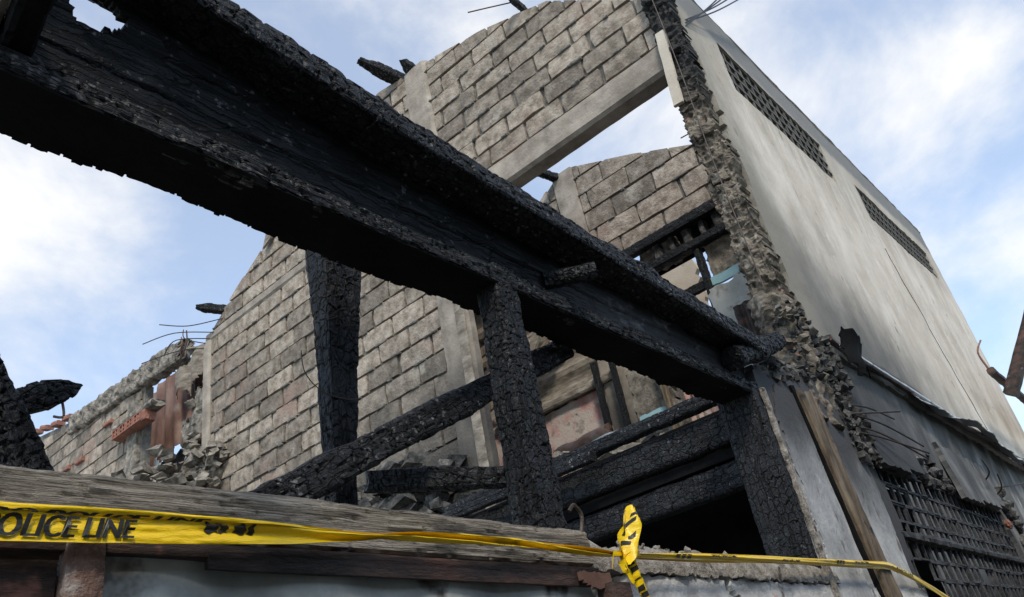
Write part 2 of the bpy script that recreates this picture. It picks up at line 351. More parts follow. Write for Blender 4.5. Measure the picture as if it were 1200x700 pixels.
def charmat(name, cu, cv, base=(.004, .0045, .0055), top=(.020, .0215, .0245), ash=(.10, .10, .105), ashlo=.66, crack=.10, bump=.9, rough=.5, spec=.3, planar=False, soot=None):
    m = bpy.data.materials.new(name); m.use_nodes = True; t = m.node_tree; t.nodes.clear()
    def n(ty, **k):
        x = t.nodes.new(ty)
        for a, b in k.items(): setattr(x, a, b)
        return x
    L = t.links.new
    out = n('ShaderNodeOutputMaterial'); b = n('ShaderNodeBsdfPrincipled'); L(b.outputs[0], out.inputs[0]); b.inputs['Specular IOR Level'].default_value = spec
    uv = n('ShaderNodeUVMap'); uv.uv_map = 'UVMap'; g = n('ShaderNodeNewGeometry')
    wn = n('ShaderNodeTexNoise'); wn.inputs['Scale'].default_value = 28; wn.inputs['Detail'].default_value = 3; L(g.outputs['Position'], wn.inputs['Vector'])
    wv = n('ShaderNodeVectorMath', operation='MULTIPLY_ADD'); L(wn.outputs['Color'], wv.inputs[0]); wv.inputs[1].default_value = (cu * .9, cv * .9, 0)
    if planar:
        sx_ = n('ShaderNodeSeparateXYZ'); L(g.outputs['Position'], sx_.inputs[0]); cb = n('ShaderNodeCombineXYZ'); L(sx_.outputs[0], cb.inputs[0]); L(sx_.outputs[2], cb.inputs[1]); L(cb.outputs[0], wv.inputs[2])
    else: L(uv.outputs[0], wv.inputs[2])
    mp = n('ShaderNodeMapping'); mp.inputs['Scale'].default_value = (1 / cu, 1 / cv, 0); L(wv.outputs[0], mp.inputs[0])
    def edge(sc, lo):
        v = n('ShaderNodeTexVoronoi', voronoi_dimensions='2D', feature='DISTANCE_TO_EDGE'); v.inputs['Scale'].default_value = sc; v.inputs['Randomness'].default_value = .72; L(mp.outputs[0], v.inputs['Vector'])
        r = n('ShaderNodeMapRange', interpolation_type='SMOOTHSTEP'); r.inputs['From Min'].default_value = .012; r.inputs['From Max'].default_value = lo; L(v.outputs['Distance'], r.inputs[0]); return r.outputs[0]
    e1a = edge(1, crack); e2 = edge(2.3, crack * .8); e3 = edge(.55, crack * .5)
    pn = n('ShaderNodeTexNoise'); pn.inputs['Scale'].default_value = 7; pn.inputs['Detail'].default_value = 3; L(g.outputs['Position'], pn.inputs['Vector'])
    pr = n('ShaderNodeMapRange', interpolation_type='SMOOTHSTEP'); pr.inputs['From Min'].default_value = .42; pr.inputs['From Max'].default_value = .62; L(pn.outputs['Fac'], pr.inputs[0])
    mm = n('ShaderNodeMix'); L(pr.outputs[0], mm.inputs[0]); L(e1a, mm.inputs[2]); L(e3, mm.inputs[3])
    lg = n('ShaderNodeTexNoise', noise_dimensions='2D'); lg.inputs['Scale'].default_value = 1; lg.inputs['Detail'].default_value = 5
    lm = n('ShaderNodeMapping'); lm.inputs['Scale'].default_value = (5, 95, 0); L(wv.outputs[0], lm.inputs[0]); L(lm.outputs[0], lg.inputs['Vector'])
    lr = n('ShaderNodeMapRange', interpolation_type='SMOOTHSTEP'); lr.inputs['From Min'].default_value = .30; lr.inputs['From Max'].default_value = .42; L(lg.outputs['Fac'], lr.inputs[0])
    e1n = n('ShaderNodeMath', operation='MULTIPLY'); L(mm.outputs[0], e1n.inputs[0]); L(lr.outputs[0], e1n.inputs[1]); e1 = e1n.outputs[0]
    vc = n('ShaderNodeTexVoronoi', voronoi_dimensions='2D', feature='F1'); vc.inputs['Scale'].default_value = 1; vc.inputs['Randomness'].default_value = .72; L(mp.outputs[0], vc.inputs['Vector'])
    h1 = n('ShaderNodeMath', operation='MULTIPLY_ADD'); L(e2, h1.inputs[0]); h1.inputs[1].default_value = .3; L(e1, h1.inputs[2])
    sc_ = n('ShaderNodeSeparateColor'); L(vc.outputs['Color'], sc_.inputs[0])
    h2 = n('ShaderNodeMath', operation='MULTIPLY_ADD'); L(sc_.outputs[0], h2.inputs[0]); h2.inputs[1].default_value = .5; L(h1.outputs[0], h2.inputs[2])
    fn = n('ShaderNodeTexNoise'); fn.inputs['Scale'].default_value = 190; fn.inputs['Detail'].default_value = 4; L(g.outputs['Position'], fn.inputs['Vector'])
    h3 = n('ShaderNodeMath', operation='MULTIPLY_ADD'); L(fn.outputs['Fac'], h3.inputs[0]); h3.inputs[1].default_value = .35; L(h2.outputs[0], h3.inputs[2])
    bp = n('ShaderNodeBump'); bp.inputs['Strength'].default_value = bump; bp.inputs['Distance'].default_value = .006; L(h3.outputs[0], bp.inputs['Height']); L(bp.outputs[0], b.inputs['Normal'])
    mul = n('ShaderNodeMath', operation='MULTIPLY'); L(e1, mul.inputs[0])
    cm = n('ShaderNodeMapRange'); cm.inputs['To Min'].default_value = .35; L(sc_.outputs[1], cm.inputs[0]); L(cm.outputs[0], mul.inputs[1])
    mx = n('ShaderNodeMix', data_type='RGBA'); L(mul.outputs[0], mx.inputs[0]); mx.inputs[6].default_value = (*base, 1); mx.inputs[7].default_value = (*top, 1)
    an = n('ShaderNodeTexNoise'); an.inputs['Scale'].default_value = 60; an.inputs['Detail'].default_value = 5; L(g.outputs['Position'], an.inputs['Vector'])
    bn = n('ShaderNodeTexNoise'); bn.inputs['Scale'].default_value = 5; bn.inputs['Detail'].default_value = 3; L(g.outputs['Position'], bn.inputs['Vector'])
    aa = n('ShaderNodeMath', operation='MULTIPLY_ADD'); L(bn.outputs['Fac'], aa.inputs[0]); aa.inputs[1].default_value = .35; L(an.outputs['Fac'], aa.inputs[2])
    ar = n('ShaderNodeMapRange', interpolation_type='SMOOTHSTEP'); ar.inputs['From Min'].default_value = ashlo + .17; ar.inputs['From Max'].default_value = ashlo + .28; L(aa.outputs[0], ar.inputs[0])
    am = n('ShaderNodeMath', operation='MULTIPLY'); L(ar.outputs[0], am.inputs[0]); L(e1, am.inputs[1])
    m2 = n('ShaderNodeMix', data_type='RGBA'); L(am.outputs[0], m2.inputs[0]); L(mx.outputs[2], m2.inputs[6]); m2.inputs[7].default_value = (*ash, 1)
    fcol = m2.outputs[2]
    if soot:
        def mixc(fac, c1, c2):
            x = n('ShaderNodeMix', data_type='RGBA'); L(fac, x.inputs[0])
            for s_, c in ((6, c1), (7, c2)):
                if isinstance(c, tuple): x.inputs[s_].default_value = (*c, 1)
                else: L(c, x.inputs[s_])
            return x.outputs[2]
        fcol = soot(n, L, g.outputs['Position'], fcol, mixc)
    L(fcol, b.inputs['Base Color'])
    rr = n('ShaderNodeMapRange'); rr.inputs['To Min'].default_value = rough + .3; rr.inputs['To Max'].default_value = rough; L(e1, rr.inputs[0]); L(rr.outputs[0], b.inputs['Roughness'])
    return m
M_char = charmat('charred wood', .036, .027, top=(.016, .0172, .0198), crack=.13, spec=.22)
M_charfine = charmat('evenly charred wood', .038, .029, top=(.022, .0235, .027), crack=.13, spec=.25)
M_charlong = charmat('charred long grain', .085, .014, top=(.026, .0275, .030), ash=(.12, .117, .115), ashlo=.58, crack=.12, spec=.22)
M_charlump = mat('charred wood', [(.0045, .005, .006), (.011, .012, .014), (.024, .026, .029)], scale=30, rough=.52, bump=.5, bscale=170, spots=[((.10, .10, .105), 55, .70, .78)], spec=.35)
M_charash = charmat('charred wood with ash', .034, .021, top=(.024, .0255, .029), ash=(.16, .16, .16), ashlo=.60, spec=.22)
M_charlump2 = mat('charred lumps with ash', [(.008, .0085, .0095), (.02, .021, .023), (.05, .051, .054)], scale=26, rough=.6, bump=.6, bscale=150, spots=[((.17, .17, .17), 45, .62, .74)], spec=.35)
def lit_scuff(n, L, src, col, mixc):
    # scuffs, with the board's lit lower pillar end painted in as paler grey
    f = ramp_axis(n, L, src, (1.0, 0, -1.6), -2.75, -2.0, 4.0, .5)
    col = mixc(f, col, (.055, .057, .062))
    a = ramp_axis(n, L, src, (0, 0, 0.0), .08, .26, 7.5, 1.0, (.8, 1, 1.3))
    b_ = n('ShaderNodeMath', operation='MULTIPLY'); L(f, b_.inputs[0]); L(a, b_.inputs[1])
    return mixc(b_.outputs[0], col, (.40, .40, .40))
M_chargrey = charmat('scorched fascia', .16, .02, base=(.0025, .003, .0035), top=(.009, .0097, .011), ashlo=.64, crack=.10, bump=.6, spec=.15, planar=True, soot=lit_scuff)
M_block = mat('concrete block', [(.16, .13, .10), (.27, .226, .182), (.37, .318, .262)], scale=11, rough=.93, bump=1.0, bscale=38, var=.34, spots=[((.37, .335, .28), 3.1, .60, .72), ((.29, .205, .165), 1.4, .58, .74), ((.11, .103, .095), 4.0, .62, .75)], soot=soot_block)
M_mortar = mat('block mortar', [(.10, .092, .083), (.22, .205, .182)], scale=14, rough=.95, bump=.8, bscale=90, soot=soot_block)
M_conc = mat('bare concrete', [(.225, .19, .155), (.32, .277, .232), (.40, .352, .298)], scale=5, rough=.9, bump=.45, bscale=45, spots=[((.13, .12, .11), 3.0, .58, .75, (1, 1, .5))], soot=soot_block)
M_white = mat('weathered white render', [(.43, .378, .315), (.53, .475, .41), (.61, .56, .50)], scale=2.2, rough=.88, bump=.3, bscale=30, stretch=(1.1, 1, .6), bstretch=(1, 1, .7), spots=[((.29, .255, .21), 5, .58, .80, (1.6, 1, .5)), ((.60, .575, .52), 14, .63, .68, (1.3, 1, .5)), ((.27, .245, .20), 6, .66, .70, (1.2, 1, .7)), ((.30, .28, .24), 30, .68, .72)], soot=soot_white)
M_lower = mat('smoked render', [(.05, .049, .048), (.13, .128, .124), (.28, .275, .265)], scale=3.0, rough=.85, bump=.4, bscale=35, stretch=(1.2, 1, .7), spots=[((.5, .5, .49), 2.2, .62, .74, (1.3, 1, .6)), ((.16, .11, .09), 5, .62, .72)], soot=soot_lower)
M_pil = mat('pillar render', [(.24, .25, .26), (.38, .39, .40), (.52, .53, .54)], scale=4, rough=.85, bump=.45, bscale=40, stretch=(1.1, 1, .8), spots=[((.16, .145, .13), 9, .60, .70, (1.2, 1, .6)), ((.62, .63, .64), 6, .62, .72)], soot=soot_pil)
def soot_edge(n, L, src, col, mixc):
    f = ramp_axis(n, L, src, (0, -.25, 1.0), 4.35, 4.95, 4.0, .6)
    return mixc(f, col, (.035, .034, .034))
M_edge = mat('broken masonry edge', [(.06, .05, .04), (.15, .125, .098), (.29, .25, .20)], scale=13, rough=.95, bump=.9, bscale=70, spots=[((.28, .17, .125), 6, .62, .70), ((.035, .034, .033), 7, .58, .68)], soot=soot_edge)
M_rubble = mat('broken masonry', [(.10, .088, .074), (.20, .178, .15), (.33, .30, .26)], scale=13, rough=.95, bump=.9, bscale=70, spots=[((.06, .056, .05), 5, .58, .70)])
M_rubdark = mat('burnt rubble', [(.018, .018, .018), (.06, .058, .055), (.16, .15, .14)], scale=15, rough=.93, bump=.9, bscale=75)
M_sill = mat('weathered scorched timber', [(.10, .089, .075), (.27, .24, .20), (.42, .385, .33)], scale=16, rough=.9, bump=1.0, bscale=30, stretch=(.3, 3, 4.2), bstretch=(.3, 5, 8), spots=[((.03, .028, .026), 18, .60, .68, (.35, 2.5, 5)), ((.45, .42, .37), 26, .64, .72, (.4, 2, 4)), ((.04, .037, .034), 3, .60, .75)])
M_wood = mat('old brown timber', [(.07, .05, .032), (.15, .112, .075), (.23, .185, .13)], scale=7, rough=.85, bump=.6, bscale=40, stretch=(3.5, 3.5, .5), bstretch=(4, 4, .45), spots=[((.02, .018, .016), 8, .58, .68)])
M_plank = mat('grey brown planks', [(.12, .10, .08), (.22, .19, .155), (.32, .285, .24)], scale=6, rough=.9, bump=.5, bscale=30, stretch=(2, 1, 3))
M_rust = mat('rusted sheet', [(.12, .065, .048), (.20, .115, .088), (.28, .19, .155)], scale=3.5, rough=.75, bump=.3, bscale=50, stretch=(1, 1, .6), spots=[((.30, .25, .22), 2.6, .58, .72), ((.04, .025, .02), 6, .62, .7)], metallic=.15)
M_rustgrey = mat('rust flaked steel', [(.09, .05, .038), (.17, .10, .075), (.36, .33, .31)], scale=14, rough=.7, bump=.7, bscale=70, spots=[((.34, .33, .32), 9, .60, .68), ((.03, .024, .022), 11, .62, .7)])
M_rustdk = mat('dark rusted steel', [(.022, .017, .016), (.055, .038, .033), (.12, .062, .045)], scale=8, rough=.6, bump=.4, bscale=60, stretch=(.6, 1, 2), spots=[((.17, .17, .17), 7, .60, .72, (.6, 1, 2)), ((.25, .12, .09), 4, .64, .70)], metallic=.2)
M_galv = mat('scorched galvanised sheet', [(.22, .235, .225), (.36, .385, .37), (.55, .575, .555)], scale=4.2, rough=.5, bump=.15, bscale=25, metallic=.15, spots=[((.05, .04, .036), 5, .58, .70), ((.42, .44, .43), 9, .66, .74)])
M_tin = mat('pale tin', [(.40, .41, .42), (.58, .59, .6)], scale=5, rough=.45, bump=.15, bscale=25, metallic=.35, spots=[((.05, .05, .052), 4, .55, .70)])
M_ledge = mat('crumbled ledge mortar', [(.15, .135, .118), (.29, .265, .235), (.42, .395, .36)], scale=22, rough=.95, bump=.9, bscale=95, spots=[((.05, .047, .045), 17, .58, .68)])
M_lowplas = mat('flaking white plaster', [(.40, .40, .40), (.54, .54, .535), (.64, .64, .63)], scale=9, rough=.88, bump=.5, bscale=60, spots=[((.13, .125, .12), 8, .60, .68), ((.45, .24, .22), 9, .66, .72)])
M_pink = mat('faded pink plaster', [(.40, .21, .185), (.47, .31, .275), (.46, .40, .355)], scale=4.5, rough=.9, bump=.5, bscale=40, pos=(.40, .58), spots=[((.24, .21, .185), 5.5, .54, .64), ((.52, .47, .42), 9, .60, .68), ((.09, .08, .07), 7, .64, .70)])
M_cream = mat('cream plaster', [(.46, .40, .325), (.58, .52, .44)], scale=3, rough=.9, bump=.3, bscale=40, spots=[((.25, .21, .17), 3, .6, .7)])
M_grey = mat('grey cement sheet', [(.36, .36, .345), (.52, .52, .50)], scale=4, rough=.85, bump=.25, bscale=30, spots=[((.1, .095, .09), 4, .56, .7)])
M_teal = mat('pale blue paint', [(.24, .42, .47), (.33, .52, .57)], scale=6, rough=.6, bump=.2)
M_terra = mat('terracotta', [(.24, .10, .07), (.33, .155, .11)], scale=12, rough=.88, bump=.5, bscale=70, spots=[((.13, .09, .075), 8, .58, .7)])
M_tape = mat('yellow plastic tape', [(.80, .52, .004), (.86, .60, .01)], scale=8, rough=.3, bump=.3, bscale=22, stretch=(1, 1, 3), spec=.5)
M_ink = mat('black print', [(.012, .011, .010), (.02, .019, .017)], scale=60, rough=.45, bump=0.02)
M_wire = mat('burnt wire', [(.035, .03, .027), (.09, .07, .06)], scale=40, rough=.6, bump=.1, metallic=.4)
M_cable = mat('black cable', [(.012, .012, .013), (.02, .02, .022)], scale=20, rough=.5, bump=.05)
M_ground = mat('alley concrete', [(.17, .163, .15), (.27, .26, .24)], scale=3, rough=.92, bump=.4, bscale=25)
M_dark = mat('soot and shade black', [(.003, .0032, .0035), (.008, .008, .0085)], scale=6, rough=.9, spec=.1, bump=.3, bscale=40)  # sooty parts, and black standing in for shade behind openings
M_vent = mat('vent block concrete', [(.06, .058, .054), (.12, .115, .105)], scale=9, rough=.92, bump=.4, bscale=60, var=.15)
M_ventburn = mat('burnt vent block', [(.018, .018, .019), (.04, .04, .043), (.085, .085, .09)], scale=14, rough=.7, bump=.7, bscale=90, var=.2)
M_red = mat('red painted scrap', [(.40, .03, .03), (.52, .06, .05)], scale=20, rough=.6, bump=.3)

# ------------------------------------------------------------------ the ground
put('ground', slab((-60, -60, 0), (1, 0, 0), (0, 1, 0), 140, 140, 7, .3), M_ground, kind='structure', label='grey concrete ground of the alley')

# ------------------------------------------------------------------ block walls
rng = random.Random(4); rs0 = np.random.RandomState(3)
def make_variants(lb, hb):
    res = []
    for k in range(10):
        rs = np.random.RandomState(100 + k); V = []; nu, nz = 4, 3
        for i in range(nu):
            for j in range(nz):
                y = (i / (nu - 1) - .5) * lb; z = j / (nz - 1) * hb
                e = (i in (0, nu - 1)) or (j in (0, nz - 1)); cnr = (i in (0, nu - 1)) and (j in (0, nz - 1))
                V.append((rs.uniform(-.003, .003) + (.003 if e else 0) + (.006 * rs.rand() if cnr else 0), y + rs.uniform(-.006, .006) - (.012 * rs.rand() * np.sign(y) if cnr else 0), z + rs.uniform(-.0055, .0055)))
        F = [[i * nz + j, i * nz + j + 1, (i + 1) * nz + j + 1, (i + 1) * nz + j] for i in range(nu - 1) for j in range(nz - 1)]
        per = [i * nz for i in range(nu)] + [(nu - 1) * nz + j for j in range(1, nz)] + [i * nz + nz - 1 for i in range(nu - 2, -1, -1)] + [j for j in range(nz - 2, 0, -1)]
        n0 = len(V)
        for q in per: V.append((.045, V[q][1], V[q][2]))
        for a in range(len(per)):
            b = (a + 1) % len(per); F.append([per[a], per[b], n0 + b, n0 + a])
        me = bpy.data.meshes.new('block'); me.from_pydata(V, [], F); me.materials.append(M_block); me.update(); res.append(me)
    return res
LB0, HB0, JT = .368, .163, .022
VAR = make_variants(LB0, HB0)
def clip_poly(poly, conv):
    """clip a polygon with a convex counter-clockwise polygon"""
    out = poly
    for i in range(len(conv)):
        a = conv[i]; b = conv[(i + 1) % len(conv)]; inp = out; out = []
        if not inp: return []
        sd = lambda p: (b[0] - a[0]) * (p[1] - a[1]) - (b[1] - a[1]) * (p[0] - a[0])
        for k in range(len(inp)):
            p = inp[k]; q = inp[(k + 1) % len(inp)]; sp, sq = sd(p), sd(q)
            if sp >= 0: out.append(p)
            if (sp >= 0) != (sq >= 0):
                t = sp / (sp - sq); out.append((p[0] + t * (q[0] - p[0]), p[1] + t * (q[1] - p[1])))
    return out
def area(p): return abs(sum(p[i][0] * p[(i + 1) % len(p)][1] - p[(i + 1) % len(p)][0] * p[i][1] for i in range(len(p)))) / 2
def lay_blocks(parent, x0, conv, zb, ya, yb, skip=None, seed=1, mortar=True, name='block', k_=1.0):
    LB, HB = LB0 * k_, HB0 * k_
    """courses of blocks on the plane X = x0 (showing their -X side) inside a convex outline of (Y, z) points"""
    rg = random.Random(seed); zmax = max(p[1] for p in conv); k = 0; lumps = []
    while zb + k * (HB + JT) < zmax:
        z = zb + k * (HB + JT); y = ya - (0 if k % 2 else LB / 2) - rg.uniform(0, .06)
        while y < yb:
            lb = LB * rg.choice((1, 1, 1, 1, .94, 1.05))
            rect = [(y, z), (y + lb, z), (y + lb, z + HB), (y, z + HB)]
            pg = clip_poly(rect, conv); c = (y + lb / 2, z + HB / 2)
            y += lb + JT * rg.uniform(.6, 1.3)
            if not pg or area(pg) < .0035 or (skip and skip(*c)): continue
            dx = rg.uniform(-.006, .004)
            if area(pg) > lb * HB * .985:
                o = bpy.data.objects.new(name, rg.choice(VAR)); COL.objects.link(o); o.parent = parent
                o.location = np.array((x0 + dx, c[0], z)) + np.array((0, rg.uniform(-.004, .004), rg.uniform(-.005, .005))) - ORG[parent]
                o.rotation_euler = (R(rg.uniform(-.7, .7)), R(rg.uniform(-1.0, 1.0)), R(rg.uniform(-.8, .8))); o.scale = (1, lb / LB0, k_)
                if rg.random() < .5: o.rotation_euler.z += math.pi * 0
            else:
                pg2 = [(a + rg.uniform(-.004, .004), b + rg.uniform(-.004, .004)) for a, b in pg][::-1]
                put(name, polyprism(pg2, lambda a, b, d: (x0 + dx + d, a, b), 0, .045), M_block, parent)
            # mortar that squeezed out of the joint under the block
            if mortar and rg.random() < .9:
                a = rg.uniform(0, .3); l = rg.uniform(.06, .4)
                q0 = (c[0] - lb / 2 + a * lb, z - JT / 2); q1 = (c[0] - lb / 2 + min(.98, a + l) * lb, z - JT / 2)
                if clip_poly([(q0[0], q0[1]), (q1[0], q1[1]), (q1[0], q1[1] + .02)], conv):
                    lumps.append(bar((x0 + .004, q0[0], q0[1]), (x0 + .004 + rg.uniform(-.004, .002), q1[0], q1[1] + rg.uniform(-.004, .004)), .034, JT * .95, res=.016, n=3, lump=.010, lscale=40, seed=rg.randrange(999)))
        k += 1
    if lumps: put('mortar_lumps', join(*lumps), M_mortar, parent, kind='stuff')
def core(name, x0, conv, th, mat_, parent, **k):
    return put(name, polyprism(conv[::-1], lambda a, b, d: (x0 + d, a, b), 0, th), mat_, parent, **k)

# ------------------------------------------------------------------ the roofless block house
XG = 4.10
house = root('roofless_house', (4.1, 1.1, 0), 'roofless burnt house with bare block gables and a tall stained white side wall', 'house')
# near gable, far half: solid blocks from the corner pillar to the middle pillar
lowL = [(3.70, 0.0), (7.06, 0.0), (7.06, 5.93), (3.70, 5.93)]
gl = core('gable_wall', XG + .026, lowL, .09, M_mortar, house)
lay_blocks(gl, XG, [(3.705, 2.75), (7.06, 2.75), (7.06, 5.93), (3.705, 5.93)], 2.62, 3.5, 7.1, seed=5)
put('ring_beam', bar((XG + .045, 3.70, 5.99), (XG + .045, 7.16, 5.99), .11, .12, res=.05, lump=.006), M_conc, house)
topL = [(3.70, 6.055), (7.06, 6.055), (6.69, 6.28), (6.04, 6.62), (5.0, 6.98), (4.1, 7.30), (3.70, 7.22)]
gl2 = core('gable_top', XG + .026, topL, .09, M_mortar, house)
lay_blocks(gl2, XG, topL, 6.06, 3.6, 7.1, seed=6)
put('pillar', bar((XG + .03, 7.12, 0), (XG + .03, 7.12, 5.93), .13, .14, res=.08, lump=.004, up=(0, 1, 0)), M_conc, house)
put('pillar', bar((XG + .045, 3.56, 0), (XG + .045, 3.56, 7.20), .29, .13, up=(1, 0, 0), res=.06, lump=.01, lscale=6), M_conc, house)
put('corner_strip', bar((XG - .028, 3.47, 2.7), (XG - .028, 3.47, 5.2), .09, .025, up=(1, 0, 0), res=.03, lump=.006), M_plank, house)
# near gable, alley half: ring beam over the great opening and the gable blocks above it
put('ring_beam', bar((XG + .06, 1.2, 5.43), (XG + .06, 3.43, 5.43), .17, .25, res=.04, lump=.006, lscale=5), M_conc, house)
topR = [(1.27, 5.56), (3.415, 5.56), (3.415, 7.16), (2.77, 7.0), (2.04, 6.72), (1.27, 6.02)]
gr = core('gable_top', XG + .026, topR, .09, M_mortar, house)
lay_blocks(gr, XG, topR, 5.575, 1.2, 3.45, seed=8)
# back gable
XB = 6.30
topB = [(1.45, 5.62), (3.40, 5.62), (3.40, 7.00), (2.67, 6.68), (1.88, 6.28), (1.45, 6.05)]
gb = core('back_gable', XB + .026, topB, .09, M_mortar, house)
lay_blocks(gb, XB, topB, 5.63, 1.3, 3.45, seed=11, k_=1.35)
topB2 = [(3.70, 5.62), (4.6, 5.62), (4.25, 6.62), (3.70, 6.98)]
gb2 = core('back_gable', XB + .026, topB2, .09, M_mortar, house)
lay_blocks(gb2, XB, topB2, 5.63, 3.6, 4.7, seed=12)
put('pillar', bar((XB + .04, 3.55, 0), (XB + .04, 3.55, 7.0), .29, .13, up=(1, 0, 0), res=.07, lump=.01), M_conc, house)

# white side wall along the alley, with two strips of vent blocks under the parapet
YW = 1.10
def rise(x): return .09 * (x - 4.1)
def wall_mask(u, v):
    x = u + 3.9; z = v + 3.15
    hole = ((x > 4.78) & (x < 7.1) & (z > 5.37) & (z < 5.86)) | ((x > 8.0) & (x < 11.1) & (z > 5.24) & (z < 5.70))
    edge = 4.13 + .10 * vn(np.stack([0 * z, 0 * z, z], -1).reshape(-1, 3), 3.3, 5).reshape(z.shape) + .05 * vn(np.stack([0 * z, 0 * z, z], -1).reshape(-1, 3), 12, 6).reshape(z.shape)
    return (~hole) & (x > edge) & (z < 6.20)
put('side_wall', slab((3.9, YW, 3.15), (1, 0, 0), (0, 0, 1), 7.75, 3.05, .05, .13, mask=wall_mask, jit=.010, warp=lambda u, v: (u, v + np.clip((v - .3) / 1.6, 0, 1) * .09 * (u - .2)),
    disp=lambda u, v: .012 * fbm(np.stack([u, v, 0 * u], -1), .9, 3, 3) + .003 * vn(np.stack([u, v, 0 * u], -1), 9, 4)), M_white, house, smooth=False)
cp = [(7.95, 5.2)]
for k in range(16): cp.append((7.95 + .055 * k + rs0.uniform(-.05, .05), 5.2 - .12 * (k + 1)))
put('crack', tube([(a, YW - .004, b) for a, b in cp], .0028, n=4, sub=1), M_wire, house)
put('end_wall', slab((11.64, YW + .02, 0), (0, 1, 0), (0, 0, 1), 6.0, 6.5, .5, .12), M_white, house)
# vent blocks
def vent_mesh(s, dpt, kind, m):
    """a pierced block about s wide: frame with upright slots"""
    V = []; F = []
    def bx(a, b):
        n = len(V)
        for x in (a[0], b[0]):
            for y in (a[1], b[1]):
                for z in (a[2], b[2]): V.append((x, y, z))
        for q in ([0, 1, 3, 2], [4, 6, 7, 5], [0, 4, 5, 1], [2, 3, 7, 6], [0, 2, 6, 4], [1, 5, 7, 3]): F.append([n + i for i in q])
    t = s * .1
    if kind == 2:
        bx((0, 0, 0), (s, dpt, t)); bx((0, 0, s - t), (s, dpt, s)); bx((0, .002, t), (t, dpt, s - t)); bx((s - t, .002, t), (s, dpt, s - t))
    elif kind == 0:
        bx((0, 0, 0), (s, dpt, t)); bx((0, 0, s - t), (s, dpt, s)); bx((0, 0, t), (t, dpt, s - t)); bx((s - t, 0, t), (s, dpt, s - t))
        for k in (1, 2): c = s * k / 3; bx((c - t * .55, .004, t), (c + t * .55, dpt - .004, s - t))
    else:
        bx((0, 0, 0), (s, dpt, t)); bx((0, 0, s - t), (s, dpt, s)); bx((0, 0, t), (t * 1.3, dpt, s - t)); bx((s - t * 1.3, 0, t), (s, dpt, s - t))
        bx((s / 2 - t * .7, .004, t), (s / 2 + t * .7, dpt - .004, s - t)); bx((t * 1.3, .006, s * .45), (s / 2 - t * .7, dpt - .006, s * .57)); bx((s / 2 + t * .7, .006, s * .45), (s - t * 1.3, dpt - .006, s * .57))
    me = bpy.data.meshes.new('vent_block'); me.from_pydata(V, [], F); me.materials.append(m); me.update(); return me
VM = [vent_mesh(.1, .02, 2, M_vent)] * 2
def vents(par, x0, x1, z0, nz, y, s, sx, meshes, jit=0, skip=None, slope=True):
    x = x0; i = 0; sc = s / .1
    while x + sx * .5 < x1:
        for j in range(nz):
            if skip and skip(i, j): continue
            o = bpy.data.objects.new('vent_block', meshes[(j + (i // 7) % 1) % 2]); COL.objects.link(o); o.parent = par
            o.location = np.array((x, y + rng.uniform(-jit, jit), z0 + j * s + (rise(x) if slope else 0))) - ORG[par]; o.scale = (sx / .1, 1, sc)
            if jit: o.rotation_euler = (R(rng.uniform(-2, 2)), R(rng.uniform(-1.5, 1.5)), R(rng.uniform(-2, 2)))
        x += sx + .002; i += 1
sw = bpy.data.objects['side_wall']
vents(sw, 4.78, 7.1, 5.37, 4, YW + .012, .122, .155, VM)
vents(sw, 8.0, 11.1, 5.24, 4, YW + .012, .115, .155, VM)
put('vent_shade_sheet', slab((4.7, YW + .115, 5.3), (1, 0, .09), (0, 0, 1), 6.5, .75, .3, .02), M_dark, house)  # black sheet added so the vent holes look shaded
put('parapet_cap', bar((4.2, YW + .065, 6.22), (11.62, YW + .065, 6.22 + .09 * 7.42), .15, .03, res=.1, lump=.01), M_conc, house)

# broken masonry end of the side wall
def rub(u, v):
    P = np.stack([u, v * .8, 0 * u], -1); return .022 + .04 * fbm(P, 8, 21, 4) + .034 * (.5 - np.abs(vn(P, 26, 22))) + .016 * (.5 - np.abs(vn(P, 60, 23)))
put('broken_edge', slab((4.07, 1.29, 2.66), (0, -1, 0), (0, 0, 1), .175, 3.45, .0075, .12, disp=rub, jit=.015,
    warp=lambda u, v: (u + .018 * vn(np.stack([0 * v, v, 0 * v], -1), 4, 3), v)), M_edge, house)
sts = []
rs = np.random.RandomState(7)
z = 2.72
while z < 6.05:
    hh = rs.choice((.05, .055, .06, .035, .1)); y0 = 1.135 + rs.uniform(0, .03); y1 = 1.285 - rs.uniform(0, .03); xo = 4.05 + rs.uniform(-.012, .03)
    if rs.rand() < .32: put('brick', bar((xo + .015, y0, z + hh / 2), (xo + rs.uniform(-.02, .02), y1, z + hh / 2 + rs.uniform(-.006, .006)), .09, hh * .8, res=.013, n=9, lump=.015, lscale=42, ragged=(.02, .02), seed=int(rs.randint(999))), M_edge, house)
    z += hh
for k in range(60):
    z = rs.uniform(2.75, 6.05); sts.append(stone((4.04 + rs.uniform(-.01, .02), rs.uniform(1.12, 1.28), z), rs.uniform(.008, .02), 300 + k, sq=(1, 1.3, rs.uniform(.5, 1.2)), n=0))
put('edge_rubble', join(*sts), M_edge, house, kind='stuff')
put('rebar', tube([(4.0, 1.2, 6.0), (3.99, 1.19, 5.2), (4.0, 1.205, 4.4), (3.985, 1.19, 3.6), (4.0, 1.2, 3.2)], .004), M_wire, house)
put('lath_strip', bar((4.015, 1.285, 4.93), (4.015, 1.235, 5.56), .075, .03, up=(1, 0, 0), res=.03, lump=.004), M_cream, house)

